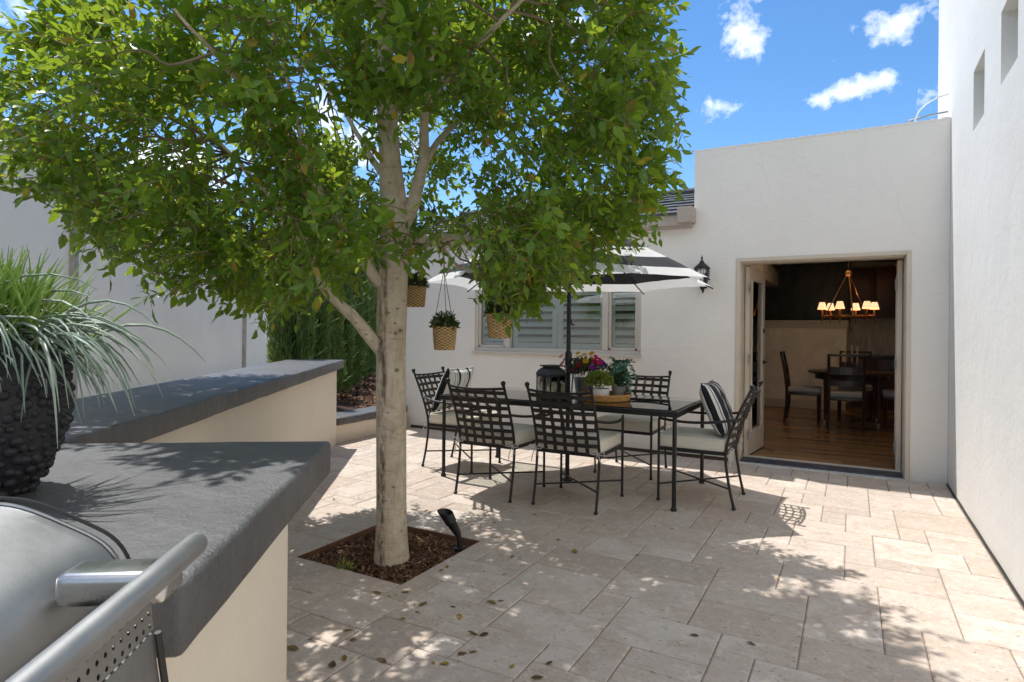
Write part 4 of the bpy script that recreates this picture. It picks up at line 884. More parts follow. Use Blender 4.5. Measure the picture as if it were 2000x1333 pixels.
for (px, py, dd) in ((1005, 560, 3.55), (1030, 590, 3.5), (985, 520, 3.5), (960, 545, 3.6), (1090, 505, 3.5), (255, 475, 2.75), (290, 540, 2.75), (200, 440, 2.8), (75, 270, 3.1), (70, 170, 3.2), (140, 390, 2.9),
                     (1330, 220, 3.6), (1325, 130, 3.6), (1300, 330, 3.6), (1210, 400, 3.5), (540, 500, 3.3), (660, 520, 3.9), (600, 470, 3.6), (1150, 440, 3.4), (1240, 350, 3.3), (470, 480, 3.0), (380, 470, 2.8), (1040, 20, 3.0)):
    cl.append(np.array(at(px, py, dd)))
tw = MB(); LPs, LDs, LNs, LSs = [], [], [], []
for c in cl:
    near = LP[np.argmin(np.sum((LP - c) ** 2, 1) + .35 * np.abs(LP[:, 2] - c[2]))]; v = c - near
    mid = near + v * .5 + np.array((0, 0, .10 * np.linalg.norm(v))) + r.normal(0, .03, 3)
    tw.tube(smooth_path([near, near + v * .3 + r.normal(0, .035, 3), mid, c - v * .12 + r.normal(0, .03, 3), c - v * .02], 3), list(np.linspace(.0075, .0018, 13)), 5)
    outd = c - np.array((CC[0], CC[1], 2.6)); outd = outd / np.linalg.norm(outd)
    ns = int(r.integers(18, 29)); csz = r.uniform(.74, 1.10)
    for k in range(ns):
        d = outd * .75 + r.normal(0, .62, 3) + np.array((0, 0, -.10 if c[2] < 2.3 else .12)); d /= np.linalg.norm(d)
        b = c + r.normal(0, .075, 3); ln = r.uniform(.16, .30); bend = np.array((0, 0, -r.uniform(.02, .09)))
        tip = (b + d * ln + bend)[None]; tx_ = projn(tip)
        if not ok_view(tip, r.uniform(-52, 34))[0] or tx_[0][0] > r.uniform(1300, 1368): continue
        tt = np.linspace(0, 1, 4); pth = [b + d * ln * q + bend * q * q for q in tt]
        tw.tube(pth, [.0028, .0022, .0018, .0010], 3, cap=False)
        m = int(r.integers(9, 13)); side = np.cross(d, (0, 0, 1.0)) + 1e-6; side /= np.linalg.norm(side); upv = np.cross(side, d)
        ph = r.uniform(0, 6.28)
        for q in range(m):
            t = .12 + .88 * q / (m - 1); a = ph + q * 2.4; P = b + d * ln * t + bend * t * t
            if q == m - 1: D = d + bend * 2
            else: D = d * .75 + (side * math.cos(a) + upv * math.sin(a)) * .95 + np.array((0, 0, -.18))
            LPs.append(P); LDs.append(D); LSs.append(csz)
LPs = np.array(LPs); LDs = norm(np.array(LDs)); n = len(LPs)
LNs = norm(r.normal(0, .55, (n, 3)) + np.array([-.15, .1, .95])); A = np.cross(LNs, LDs); bad = np.linalg.norm(A, axis=1) < .15; LNs[bad] = r.normal(0, 1, (bad.sum(), 3)); A = norm(np.cross(LNs, LDs)); LNs = np.cross(LDs, A)
LL = r.uniform(.048, .086, n) * np.array(LSs); LW = LL * r.uniform(.42, .54, n)
keep = ok_view(LPs + LDs * LL[:, None], -70) & (np.linalg.norm(LPs - np.array(CAM), axis=1) > 1.1)
x, y, z = projn(LPs); keep &= ~((x > 1375) & (z > 0))
LPs, LDs, LNs, LL, LW, x, y, z = [q[keep] for q in (LPs, LDs, LNs, LL, LW, x, y, z)]
tag(tw.build('twigs', simple('twig', (.20, .15, .085), .85, var=.25), tree, smooth=0, loc=TL), kind='stuff')
inview = (x > 0) & (x < 2000) & (y > 0) & (y < 640) & (z > 0)
key = np.where(inview, LL / z, 0); order = np.argsort(-key); single = order[:300]; mass = np.ones(len(LPs), bool); mass[single] = False
V, F = leaf_arrays(LPs[mass], LDs[mass], LNs[mass], LL[mass], LW[mass])
crown = tag(link('crown', tri_mesh('crown', V, F, M['leaf'], True), tree, TL), kind='stuff')
lm = tri_mesh('leaf', LT * np.array((1, 1, 1)), LF, M['leaf'], True)
for i in single:
    D, Nn = LDs[i], LNs[i]; Aa = np.cross(Nn, D); o = link('leaf', lm, crown)
    mtx = Matrix(((D[0] * LL[i], Aa[0] * LW[i], Nn[0] * LL[i], LPs[i][0]), (D[1] * LL[i], Aa[1] * LW[i], Nn[1] * LL[i], LPs[i][1]), (D[2] * LL[i], Aa[2] * LW[i], Nn[2] * LL[i], LPs[i][2]), (0, 0, 0, 1)))
    o.matrix_local = mtx
print('leaves', len(LPs))

# ------------------------------------------------------------------ patio furniture
def chair_proto():
    t = thing('garden_chair', '', 'chair', group='iron patio chairs around the glass table')
    hw, fw_ = .248, .262
    stile = lambda s: smooth_path([(s * hw, -.285, .012), (s * hw, -.245, .20), (s * hw, -.225, .42), (s * hw, -.285, .64), (s * hw, -.40, .895)], 4)
    def bp(z): # point on the back plane at height z
        return float(np.interp(z, [.42, .53, .64, .76, .895], [-.225, -.250, -.285, -.335, -.40]))
    bow = lambda x: -.035 * (1 - (x / hw) ** 2)
    for s in (-1, 1):
        mb = MB(); mb.tube(stile(s), .0105, 8); mb.ball((s * hw, -.285, .011), .0165, 8, 6, sz=.7); lg = mb.build('rear_leg', M['iron'], t)
        mb = MB(); mb.ball((s * hw, -.406, .912), .019, 10, 8); mb.lathe([(.012, 0), (.016, .006), (.010, .014)], 8, (s * hw, -.402, .886)); mb.build('finial', M['iron'], lg)
        mb = MB(); mb.tube([(s * fw_, .27, .012), (s * fw_, .27, .40), (s * fw_, .27, .635)], .0105, 8); mb.ball((s * fw_, .27, .011), .0165, 8, 6, sz=.7); mb.build('front_leg', M['iron'], t)
        mb = MB(); mb.tube(smooth_path([(s * hw, -.30, .665), (s * (hw + .045), -.16, .642), (s * (hw + .055), .02, .628), (s * (fw_ + .025), .18, .632), (s * fw_, .27, .640)], 4), .0105, 8); mb.build('arm', M['iron'], t)
        mb = MB(); mb.tube([(s * hw, -.255, .15), (-s * fw_, .27, .13)], .007, 6); mb.build('stretcher', M['iron'], t)
    mb = MB(); mb.tube([(x, bp(.865) + bow(x), .872 - .012 * (1 - (x / hw) ** 2)) for x in np.linspace(-hw, hw, 9)], .0095, 8); mb.build('top_rail', M['iron'], t)
    zs = [.835, .775, .715, .655, .595, .535, .475]; xs = [-.165, -.0825, 0, .0825, .165]
    def strap(pts, wdir, off):
        mb = MB(); w = .014; th = .0022; vs = []
        for (x, y, z) in pts:
            for a, b in ((-1, -1), (1, -1), (1, 1), (-1, 1)): vs.append((x + wdir[0] * a * w, y + b * th, z + wdir[2] * a * w))
        k = len(pts); fs = [(i * 4 + j, i * 4 + (j + 1) % 4, i * 4 + 4 + (j + 1) % 4, i * 4 + 4 + j) for i in range(k - 1) for j in range(4)] + [(0, 1, 2, 3), tuple(4 * k - 4 + j for j in (3, 2, 1, 0))]
        mb.add(vs, fs); mb.build('back_strap', M['strap'], t, smooth=50)
    for i, z in enumerate(zs):
        pts = []
        for x in np.linspace(-hw + .004, hw - .004, 23):
            wv = .0045 * math.cos((x / .0825) * math.pi) * (1 if i % 2 else -1) if abs(x) < .21 else 0
            pts.append((x, bp(z) + bow(x) + wv, z))
        strap(pts, (0, 0, 1), 0)
    for j, x in enumerate(xs):
        pts = []
        for z in np.linspace(.425, .868, 30):
            wv = -.0045 * math.cos((z - .475) / .06 * math.pi) * (1 if j % 2 else -1) * (-1 if True else 1)
            pts.append((x, bp(z) + bow(x) + wv * (1 if (.44 < z < .86) else 0), z))
        strap(pts, (1, 0, 0), 0)
    mb = MB(); pts = [(-hw, -.225, .405), (hw, -.225, .405), (fw_, .27, .405), (-fw_, .27, .405)]
    for a, b in zip(pts, pts[1:] + pts[:1]): mb.bar(a, b, .012, .026)
    for k in range(1, 4): x = -fw_ + 2 * fw_ * k / 4; mb.bar((x, -.222, .398), (x, .268, .398), .02, .004)
    mb.build('seat_frame', M['iron'], t, smooth=0)
    bm = bmesh.new(); bmesh.ops.create_cube(bm, size=1)
    for v in bm.verts: v.co = Vector((v.co.x * .50, v.co.y * .505 + .035, v.co.z * .088 + .465))
    bmesh.ops.bevel(bm, geom=bm.edges[:], offset=.022, segments=4, profile=.6, affect='EDGES'); bmesh.ops.subdivide_edges(bm, edges=bm.edges[:], cuts=3, use_grid_fill=True)
    for v in bm.verts:
        if v.co.z > .49: v.co.z += .014 * max(0, 1 - (v.co.x / .25) ** 2) * max(0, 1 - ((v.co.y - .035) / .25) ** 2)
        nn = mnoise.noise_vector((v.co.x * 7, v.co.y * 7, v.co.z * 9)); v.co += nn * .0035
    me = bpy.data.meshes.new('seat_cushion'); bm.to_mesh(me); bm.free(); me.materials.append(M['cushion']); me.polygons.foreach_set('use_smooth', [True] * len(me.polygons)); cu = link('seat_cushion', me, t)
    for z in (.425, .505):
        mb = MB(); c = .03; q = []
        for (cx_, cy_, a0) in ((.22, .255, 0), (-.22, .255, 90), (-.22, -.187, 180), (.22, -.187, 270)):
            for k in range(5): a = R(a0 + k * 22.5); q.append((cx_ + c * math.cos(a), cy_ + c * math.sin(a), z))
        mb.tube(q, .0042, 5, closed=True); mb.build('piping', M['cushion'], cu)
    for s in (-1, 1):
        mb = MB(); b = Vector((s * hw, -.245, .425))
        for k in (-1, 1):
            mb.tube(smooth_path([b, b + Vector((k * .035, -.018, .022)), b + Vector((k * .055, -.02, .0)), b + Vector((k * .02, -.016, -.005)), b], 3), .0038, 5, cap=False)
            mb.tube(smooth_path([b, b + Vector((k * .018, -.018, -.045)), b + Vector((k * .03, -.014, -.085 + .02 * k))], 3), .0036, 5)
        mb.build('tie', M['tie'], cu)
    return t
cp = chair_proto()
spots = ((-2.50, 4.335, 0, 'iron lattice chair nearest the tree, its back to the camera'), (-1.835, 4.385, 1, 'iron lattice chair with its back to the camera, between table lantern and end chair'),
         (-1.80, 5.585, 180, 'iron lattice chair behind the table, facing out from the house wall'), (-1.035, 4.975, 90.5, 'iron lattice chair at the table end beside the door, holding a black-striped pillow'),
         (-3.29, 4.955, -89, 'iron lattice chair at the table end beside the planter kerb, holding a white-striped pillow'))
for i, (x, y, a, lab) in enumerate(spots):
    o = cp if i == 0 else copy_tree(cp); o.location = (x, y, 0); o.rotation_euler = (0, 0, R(a)); o['label'] = lab

def pillow(name, label, mat, loc, rot, w=.40, h=.40, th=.075):
    n = 18; vs = []; 
    for s in (1, -1):
        for j in range(n + 1):
            for i in range(n + 1):
                u = -1 + 2 * i / n; v = -1 + 2 * j / n; pin = .06 * (u * u) * (v * v)
                e = max(0, (1 - u ** 4)) ** .55 * max(0, (1 - v ** 4)) ** .55
                x = u * w / 2 * (1 - .07 * (1 - u * u) * 0 - .05 * (1 - abs(u)) * v * v + pin * .3); z = v * h / 2 * (1 - .06 * (1 - u * u) * v * v * 0 - .05 * (1 - u * u) * abs(v) + pin * .3)
                vs.append((x, s * th * e * (1 + .12 * mnoise.noise((u * 3, v * 3, s))), z))
    m = (n + 1) ** 2; fs = []
    for s in (0, 1):
        for j in range(n):
            for i in range(n):
                q = s * m + j * (n + 1) + i; f = (q, q + 1, q + n + 2, q + n + 1); fs.append(f if s else f[::-1])
    t = thing(name, label, 'pillow', loc); t.rotation_euler = rot; mb = MB(); mb.add(vs, fs); mb.build('cover', mat, t, smooth=70, weld=True)
    mb = MB(); q = []
    for k in range(60):
        u = k / 60 * 4; s_ = int(u); f = (u - s_) * 2 - 1; uu, vv = [(f, -1), (1, f), (-f, 1), (-1, -f)][s_]
        q.append((uu * w / 2 * (1 + .018 * vv * vv * uu * uu - .05 * (1 - abs(uu)) * vv * vv), 0, vv * h / 2 * (1 + .018 * vv * vv * uu * uu - .05 * (1 - uu * uu))))
    mb.tube(q, .005, 6, closed=True); mb.build('piping', mat, t)
    return t
Wh, Bk = (.72, .69, .63), (.020, .020, .024)
s1 = stripes('white_black_stripe', 'X', [(0, Wh), (.35, Bk), (.56, Wh), (.66, Bk), (.69, Wh), (.90, Bk), (.93, Wh)], 6.0, .1)
s2 = stripes('black_white_stripe', 'X', [(0, Bk), (.52, Wh), (.62, Bk), (.68, Wh), (.80, Bk)], 8.5, .2)
pillow('striped_pillow', 'off-white pillow with black stripes on the chair beside the planter kerb', s1, (-3.40, 4.955, .735), (R(-23), 0, R(-89)), .46, .44)
pillow('striped_pillow', 'black pillow with white stripes on the chair beside the door', s2, (-.915, 4.975, .72), (R(-23), 0, R(90.5)), .42, .42)

tb = thing('glass_table', 'long rectangular patio table with black metal frame and clear glass top', 'table', (-2.15, 4.96, 0))
tx, ty, tz = 1.055, .505, .725
mb = MB(); fr_ = .042
for x0, x1, y0, y1 in ((-tx, tx, -ty, -ty + fr_), (-tx, tx, ty - fr_, ty), (-tx, -tx + fr_, -ty + fr_, ty - fr_), (tx - fr_, tx, -ty + fr_, ty - fr_)): mb.box(x0, x1, y0, y1, tz - .042, tz)
mb.build('frame', M['iron'], tb, bevel=.003, seg=1)
mb = MB(); mb.box(-tx + fr_ - .012, tx - fr_ + .012, -ty + fr_ - .012, ty - fr_ + .012, tz + .001, tz + .007); mb.build('glass_top', M['tglass'], tb, smooth=0)
mb = MB(); mb.box(-.02, .02, -ty + fr_, ty - fr_, tz - .04, tz - .012); mb.build('cross_bar', M['iron'], tb, smooth=0)
for sx in (-1, 1):
    for sy in (-1, 1):
        x, y = sx * (tx - .03), sy * (ty - .03); mb = MB(); mb.tube([(x, y, .004), (x, y, tz - .042)], .016, 10); mb.lathe([(.016, 0), (.024, .004), (.024, .014), (.017, .026)], 10, (x, y, 0)); mb.build('leg', M['iron'], tb)
TZ = tz + .0075

# umbrella through the table
um = thing('patio_umbrella', 'open patio umbrella with black and white striped canopy above the table', 'umbrella', (-2.17, 4.93, 0))
RB, ZA, ZR, AO = 1.27, 2.335, 1.715, R(-13)
bands = [0, .14, .29, .44, .59, .74, .885, 1.0]; mats = [0, 1, 0, 1, 0, 1, 0]
mb = MB(); nseg = 10; levels = []
for bi in range(len(bands) - 1):
    k = 3
    for q in range(k): levels.append((bands[bi] + (bands[bi + 1] - bands[bi]) * q / k, bi))
levels.append((1.0, len(bands) - 2))
ring = []
vs = []
for (f, bi) in levels:
    for g_ in range(8):
        for q in range(nseg):
            t = q / nseg; a0 = AO + g_ * math.pi / 4; a1 = a0 + math.pi / 4
            p0 = Vector((math.cos(a0), math.sin(a0), 0)); p1 = Vector((math.cos(a1), math.sin(a1), 0)); sag = 4 * t * (1 - t)
            rr = RB * f; zc = ZA - (ZA - ZR) * (f * 1.06 - .06 * f * f if False else f ** 1.06)
            p = (p0 * (1 - t) + p1 * t) * rr * (1 - .085 * sag * f ** 3)
            p.z = zc - .035 * sag * f * (1.2 - f) + .012 * sag * f ** 4 + .006 * mnoise.noise((p.x * 6, p.y * 6, 0)) * f
            vs.append(p)
m = 8 * nseg; fs = []; mi = []
for i in range(len(levels) - 1):
    for j in range(m): fs.append((i * m + j, i * m + (j + 1) % m, (i + 1) * m + (j + 1) % m, (i + 1) * m + j)); mi.append(levels[i][1])
mb.add(vs, fs); mb.m = [mats[b] for b in mi]; mb.build('canopy', [M['canwhite'], M['canblack']], um, smooth=60)
for g_ in range(8):
    a = AO + g_ * math.pi / 4; c, s = math.cos(a), math.sin(a); pts = [(RB * f * c, RB * f * s, ZA - (ZA - ZR) * f ** 1.06 - .014) for f in (.03, .25, .5, .75, 1.012)]
    mb = MB(); mb.tube(pts, [.007, .007, .007, .006, .006], 6); rb = mb.build('rib', M['black'], um)
    mb = MB(); mb.tube([(.03 * c, .03 * s, 1.80), (RB * .5 * c, RB * .5 * s, ZA - (ZA - ZR) * .5 ** 1.06 - .016)], .006, 6); mb.build('strut', M['black'], rb)
mb = MB(); mb.tube([(0, 0, .002), (0, 0, 1.05), (0, 0, ZA + .01)], .019, 12); mb.build('pole', M['black'], um)
mb = MB(); mb.lathe([(.021, 1.00), (.030, 1.005), (.030, 1.11), (.024, 1.125), (.0195, 1.13)], 14); mb.build('collar', M['black'], um)
mb = MB(); mb.lathe([(.02, 1.76), (.04, 1.77), (.04, 1.82), (.02, 1.83)], 14); mb.build('runner', M['black'], um)
mb = MB(); mb.lathe([(.03, ZA), (.018, ZA + .03), (.022, ZA + .05), (1e-4, ZA + .08)], 12); mb.build('cap', M['black'], um)
mb = MB(); mb.tube([(.02, -.03, 1.40), (.05, -.06, 1.40), (.06, -.07, 1.36), (.09, -.09, 1.36)], .007, 6); mb.build('crank', M['black'], um)
mb = MB(); mb.lathe([(.024, 0), (.05, .0), (.05, .012), (.024, .018)], 16); mb.build('floor_collar', M['black'], um)

# things on the table
def arch_panel(mb, w, h, z0, y, fr, f):
    """one lantern side: arched opening in a thin plate"""
    xs0 = w / 2; n = 10; inner = [(-xs0 + fr, z0 + fr)] + [(-(xs0 - fr) * math.cos(math.pi * k / n), z0 + h - fr - (xs0 - fr) * .7 + (xs0 - fr) * .7 * math.sin(math.pi * k / n)) for k in range(n + 1)] + [(xs0 - fr, z0 + fr)]
    outer = [(-xs0, z0)] + [(-xs0 if k < n / 2 else xs0, z0 + h) if k not in (n // 2,) else (0, z0 + h) for k in range(n + 1)] + [(xs0, z0)]
    m = len(inner); vs = [f(x, y, z) for x, z in outer] + [f(x, y, z) for x, z in inner] + [f(x, y - .005, z) for x, z in outer] + [f(x, y - .005, z) for x, z in inner]
    fs = []
    for k in range(m):
        q = (k + 1) % m; fs += [(k, q, m + q, m + k), (2 * m + k, 3 * m + k, 3 * m + q, 2 * m + q), (m + k, m + q, 3 * m + q, 3 * m + k), (k, 2 * m + k, 2 * m + q, q)]
    mb.add(vs, fs)
la = thing('candle_lantern', 'black metal lantern with arched panes and candle on the table', 'lantern', (-2.235, 4.72, TZ), R(-22))
mb = MB(); b = .092; mb.box(-b, b, -b, b, 0, .014); mb.build('base', M['black'], la, bevel=.003)
for k in range(4):
    c, s = math.cos(k * math.pi / 2), math.sin(k * math.pi / 2); f = lambda x, y, z: (x * c - y * s, x * s + y * c, z)
    for sx in (-.045, .045):
        mb = MB(); arch_panel(mb, .088, .185, .014, b - .002, .009, lambda x, y, z: f(x + sx, y, z)); sd = mb.build('side', M['black'], la, smooth=0)
    mb = MB(); q = [f(x, b - .010, z) for x, z in ((-b + .01, .02), (b - .01, .02), (b - .01, .195), (-b + .01, .195))]; mb.add(q, [(0, 1, 2, 3)]); mb.build('pane', M['glass'], la, smooth=0)
mb = MB(); mb.lathe([(b * 1.414, .20), (b * 1.45, .206), (b * 1.30, .232), (b * .98, .256), (b * .80, .262), (b * .80, .270), (1e-4, .271)], 4, a0=math.pi / 4); mb.lathe([(b * 1.05, .2715), (b * 1.08, .278), (b * 1.05, .283), (1e-4, .284)], 4, a0=math.pi / 4); mb.build('roof', M['black'], la, smooth=20)
mb = MB(); mb.lathe([(1e-4, .0145), (.036, .0145), (.036, .098), (.03, .102), (1e-4, .099)], 20); mb.build('candle', M['candle'], la)

tray = thing('rattan_tray', 'round orange rattan tray under the potted plants on the table', 'tray', (-1.80, 4.86, TZ))
mb = MB(); mb.lathe([(1e-4, 0), (.185, 0), (.20, .008), (1e-4, .009)], 36); mb.build('base', M['rattan'], tray)
for k in range(5):
    mb = MB(); rr = .196 + .005 * k; mb.tube([((rr + .002 * math.sin(q * 1.7 + k)) * math.cos(2 * math.pi * q / 60), (rr + .002 * math.sin(q * 1.7 + k)) * math.sin(2 * math.pi * q / 60), .012 + .010 * k + .0015 * math.sin(q * 2.1 + k * 3.1)) for q in range(60)], .0068, 6, closed=True); mb.build('coil', M['rattan'], tray)
pp = thing('potted_plant', 'white ceramic pot of lime green foliage on the rattan tray', 'plant', (-1.83, 4.80, TZ + .0095))
mb = MB(); mb.lathe([(1e-4, 0), (.072, 0), (.078, .012), (.084, .085), (.082, .09), (.076, .088), (.074, .07), (1e-4, .07)], 28); mb.build('pot', M['whitepot'], pp)
rb_ = np.random.default_rng(21); V, F = bush(900, (0, 0, .13), (.105, .105, .10), .028, rb_, .7); tag(link('foliage', tri_mesh('foliage', V, F, M['lime']), pp), kind='stuff')
mb = MB()
for k in range(22): a = rb_.uniform(0, 6.28); e = rb_.uniform(.3, 1.2); mb.tube([(0, 0, .07), (.05 * math.cos(a), .05 * math.sin(a), .12), (.09 * math.cos(a), .09 * math.sin(a), .12 + .09 * e)], .0016, 3)
mb.build('stems', M['lime'], pp)
eu = thing('trailing_plant', 'blue-green round-leaved plant spilling over the tray rim', 'plant', (-1.735, 5.01, TZ + .0095))
mb = MB(); mb.lathe([(1e-4, 0), (.05, 0), (.062, .10), (.058, .10), (.05, .08), (1e-4, .08)], 20); mb.build('pot', M['galv'], eu)
LPx, LDx, LNx = [], [], []; mb = MB()
for k in range(34):
    a = rb_.uniform(0, 6.28); up_ = rb_.uniform(.05, .22); out_ = rb_.uniform(.08, .19); dr = rb_.uniform(-.02, .15) if math.cos(a) > .2 else rb_.uniform(-.05, .05)
    q = smooth_path([(0, 0, .08), (out_ * .5 * math.cos(a), out_ * .5 * math.sin(a), .10 + up_), (out_ * math.cos(a), out_ * math.sin(a), .10 + up_ - dr)], 5); mb.tube(q, .0016, 3)
    for i, pt in enumerate(q[2:]):
        for s in (-1, 1): LPx.append(pt); LDx.append(np.array((math.cos(a + s * 1.3), math.sin(a + s * 1.3), rb_.uniform(-.2, .5)))); LNx.append(np.array((math.cos(a) * .5 + rb_.normal(0, .4), math.sin(a) * .5 - .5 + rb_.normal(0, .4), .7)))
Lx = rb_.uniform(.02, .042, len(LPx)); V, F = leaf_arrays(np.array([tuple(q) for q in LPx]), np.array(LDx), norm(np.array(LNx)), Lx, Lx * .95); tag(link('foliage', tri_mesh('euc', V, F, M['euc'], True), eu), kind='stuff'); mb.build('stems', M['herb'], eu)
V, F = bush(260, (-.05, -.03, .14), (.14, .12, .12), .03, rb_, .3); tag(link('sprigs', tri_mesh('sprigs', V, F, M['herb']), eu), kind='stuff')
fl_ = thing('flower_bucket', 'galvanised bucket of pink, red, yellow and purple flowers on the table', 'flowers', (-2.08, 5.05, TZ))
mb = MB(); mb.lathe([(1e-4, 0), (.058, 0), (.060, .006), (.082, .155), (.086, .160), (.080, .160), (.07, .13), (1e-4, .13)], 28); mb.build('bucket', M['galv'], fl_)
V, F = bush(420, (0, 0, .22), (.15, .13, .10), .05, rb_, .32, .5, .2); tag(link('foliage', tri_mesh('flower_leaves', V, F, M['herb'], True), fl_), kind='stuff')
def blossom(mb, c, s, d, k=6):
    d = Vector(d).normalized(); x = d.orthogonal().normalized(); y = d.cross(x)
    for j in range(k):
        a = 2 * math.pi * j / k; e = x * math.cos(a) + y * math.sin(a); g2 = x * math.cos(a + 1.57) + y * math.sin(a + 1.57); c0 = Vector(c)
        mb.add([c0, c0 + e * s * .6 + g2 * s * .36 + d * s * .18, c0 + e * s + d * s * .25, c0 + e * s * .6 - g2 * s * .36 + d * s * .18], [(0, 1, 2, 3)])
    mb.ball(tuple(Vector(c) + d * s * .08), s * .22, 6, 4)
cols = ['fuchsia'] * 12 + ['pink'] * 6 + ['red'] * 7 + ['yellow'] * 8 + ['purple'] * 9; hubs = dict(fuchsia=(.15, -.05, .33), pink=(-.15, -.07, .27), red=(.0, -.10, .28), yellow=(.05, -.05, .35), purple=(.16, -.07, .25))
frd = random.Random(6)
for k, cname in enumerate(cols):
    h = Vector(hubs[cname]) + Vector((frd.gauss(0, .028), frd.gauss(0, .04), frd.gauss(0, .028)))
    if cname == 'fuchsia' and k % 3 == 0: h = Vector((-.11 + frd.gauss(0, .02), -.07, .33 + frd.gauss(0, .015)))
    mb = MB(); blossom(mb, h, frd.uniform(.022, .034), h - Vector((0, .10, .12))); fo = mb.build('blossom', M[cname], fl_, smooth=60)
    mb = MB(); mb.tube([(h.x * .3, h.y * .3, .13), tuple(h * .97)], .0015, 3); mb.build('stem', M['herb'], fo)
gs = thing('wire_globe', 'black wire globe ornament on thin legs beside the umbrella pole', 'ornament', (-2.06, 4.82, TZ))
for k in range(5):
    mb = MB(); a = k * math.pi / 5; mb.tube([(.068 * math.cos(u) * math.cos(a), .068 * math.cos(u) * math.sin(a), .275 + .068 * math.sin(u)) for u in np.linspace(0, 2 * math.pi, 28, endpoint=False)], .0042, 5, closed=True); mb.build('hoop', M['black'], gs)
for k in range(3):
    a = k * 2.094 + .5; mb = MB(); mb.tube([(.03 * math.cos(a), .03 * math.sin(a), .215), (.06 * math.cos(a), .06 * math.sin(a), 0.002)], .0035, 5); mb.build('leg', M['black'], gs)
mb = MB(); mb.tube([(.05 * math.cos(u), .05 * math.sin(u), .225) for u in np.linspace(0, 2 * math.pi, 24, endpoint=False)], .004, 5, closed=True); mb.build('hoop', M['black'], gs)

# hanging baskets
def weave_basket(root, rt, rb, h, mat):
    mb = MB(); n = 48; rows = 15; vs = []; fs = []
    for j in range(rows * 2 + 1):
        z = h * j / (rows * 2); rad = rb + (rt - rb) * (z / h) ** .8
        for i in range(n):
            a = 2 * math.pi * i / n; w = .0026 * math.cos(i * math.pi / 2 + (j // 2) * math.pi) + (.0018 if j % 2 else -.0012); vs.append(((rad + w) * math.cos(a), (rad + w) * math.sin(a), z))
    for j in range(rows * 2):
        for i in range(n): fs.append((j * n + i, j * n + (i + 1) % n, (j + 1) * n + (i + 1) % n, (j + 1) * n + i))
    fs.append(tuple(range(n - 1, -1, -1))); mb.add(vs, fs); mb.build('basket', mat, root, smooth=60)
    mb = MB(); mb.tube([(rt * math.cos(u), rt * math.sin(u), h) for u in np.linspace(0, 2 * math.pi, 40, endpoint=False)], .0055, 6, closed=True); mb.build('rim', mat, root)
    mb = MB(); mb.lathe([(1e-4, h - .02), (rt - .006, h - .02)], 24); mb.f = [f for f in mb.f if len(f) == 4]; mb.m = [0] * len(mb.f); mb.build('soil', M['soil'], root)
def hang(px, py, depth, rt, rb, h, label, top, knot, seed, dens=700):
    c = at(px, py, depth); t = thing('hanging_basket', label, 'basket', c, seed, group='woven baskets hanging from the tree')
    weave_basket(t, rt, rb, h, M['basket']); r_ = np.random.default_rng(seed); V, F = bush(dens, (0, 0, h + .005), (rt * 1.12, rt * 1.12, .085), .021, r_, .45, .5, .25); pl = tag(link('plant', tri_mesh('basket_plant', V, F, M['herb']), t), kind='stuff')
    mb = MB()
    for k in range(26): a = r_.uniform(0, 6.28); e = r_.uniform(.4, 1.25); q = rt * r_.uniform(.3, 1.1); mb.tube([(0, 0, h - .02), (q * .6 * math.cos(a), q * .6 * math.sin(a), h + .04 * e), (q * math.cos(a), q * math.sin(a), h + .09 * e)], .0013, 3)
    mb.build('stems', M['herb'], pl)
    mt = Matrix.Rotation(-seed, 3, 'Z'); kn = mt @ (Vector(knot) - Vector(c)); tp = mt @ (Vector(top) - Vector(c))
    for k in range(3):
        a = 2 * math.pi * k / 3 + .4; mb = MB(); mb.tube([(rt * math.cos(a), rt * math.sin(a), h - .004), tuple(kn)], .0022, 5); mb.build('rope', M['rope'], t)
    mb = MB(); mb.tube([tuple(kn - Vector((0, 0, .01))), tuple(kn + Vector((0, 0, .03))), tuple(tp)], [.006, .004, .0024], 6); mb.build('hanger', M['rope'], t)
hang(868, 684, 3.72, .073, .060, .137, 'woven basket on three ropes, lowest of the hanging baskets', at(867, 470, 3.66), at(867, 528, 3.70), 3)
hang(975.5, 661, 3.45, .074, .060, .134, 'woven basket hanging among the leaves in front of the window', at(978, 440, 3.58), at(980, 500, 3.52), 5)
hang(811, 600, 4.05, .070, .060, .132, 'woven basket partly hidden behind the tree trunk', at(812, 470, 3.9), at(811, 505, 4.0), 8)

# spike light in the tree pit
sp_ = thing('spike_light', 'black tilted garden spike light at the corner of the tree pit', 'light', (-2.055, 3.075, -.03))
mb = MB(); mb.tube([(0, 0, -.1), (0, 0, .03), (-.005, 0, .10)], [.004, .014, .015], 10); mb.lathe([(.03, .01), (.03, .022), (.015, .028)], 12); mb.build('stake', M['black'], sp_)
mb = MB(); d = Vector((-.12, -.05, .21)).normalized(); a = Vector((-.004, 0, .095)); x = d.cross(Vector((0, 1, 0))).normalized(); y = d.cross(x)
n = 18; vs = []
for (l, rr) in ((0, .016), (.02, .022), (.085, .030), (.09, .035), (.10, .035), (.165, .040)):
    for j in range(n):
        u = 2 * math.pi * j / n; cut = (.03 * math.cos(u) if l > .16 else 0); vs.append(a + d * (l + cut) + (x * math.cos(u) + y * math.sin(u)) * rr)
fs = [tuple(range(n - 1, -1, -1))] + [(i * n + j, i * n + (j + 1) % n, i * n + n + (j + 1) % n, i * n + n + j) for i in range(5) for j in range(n)]
mb.add(vs, fs); mb.build('hood', M['black'], sp_)
mb = MB(); mb.lathe([(1e-4, 0), (.029, 0)], 16); mb.v = [tuple(a + d * .088 + x * v[0] + y * v[1]) for v in mb.v]; mb.build('lens', M['glass'], sp_, smooth=0)
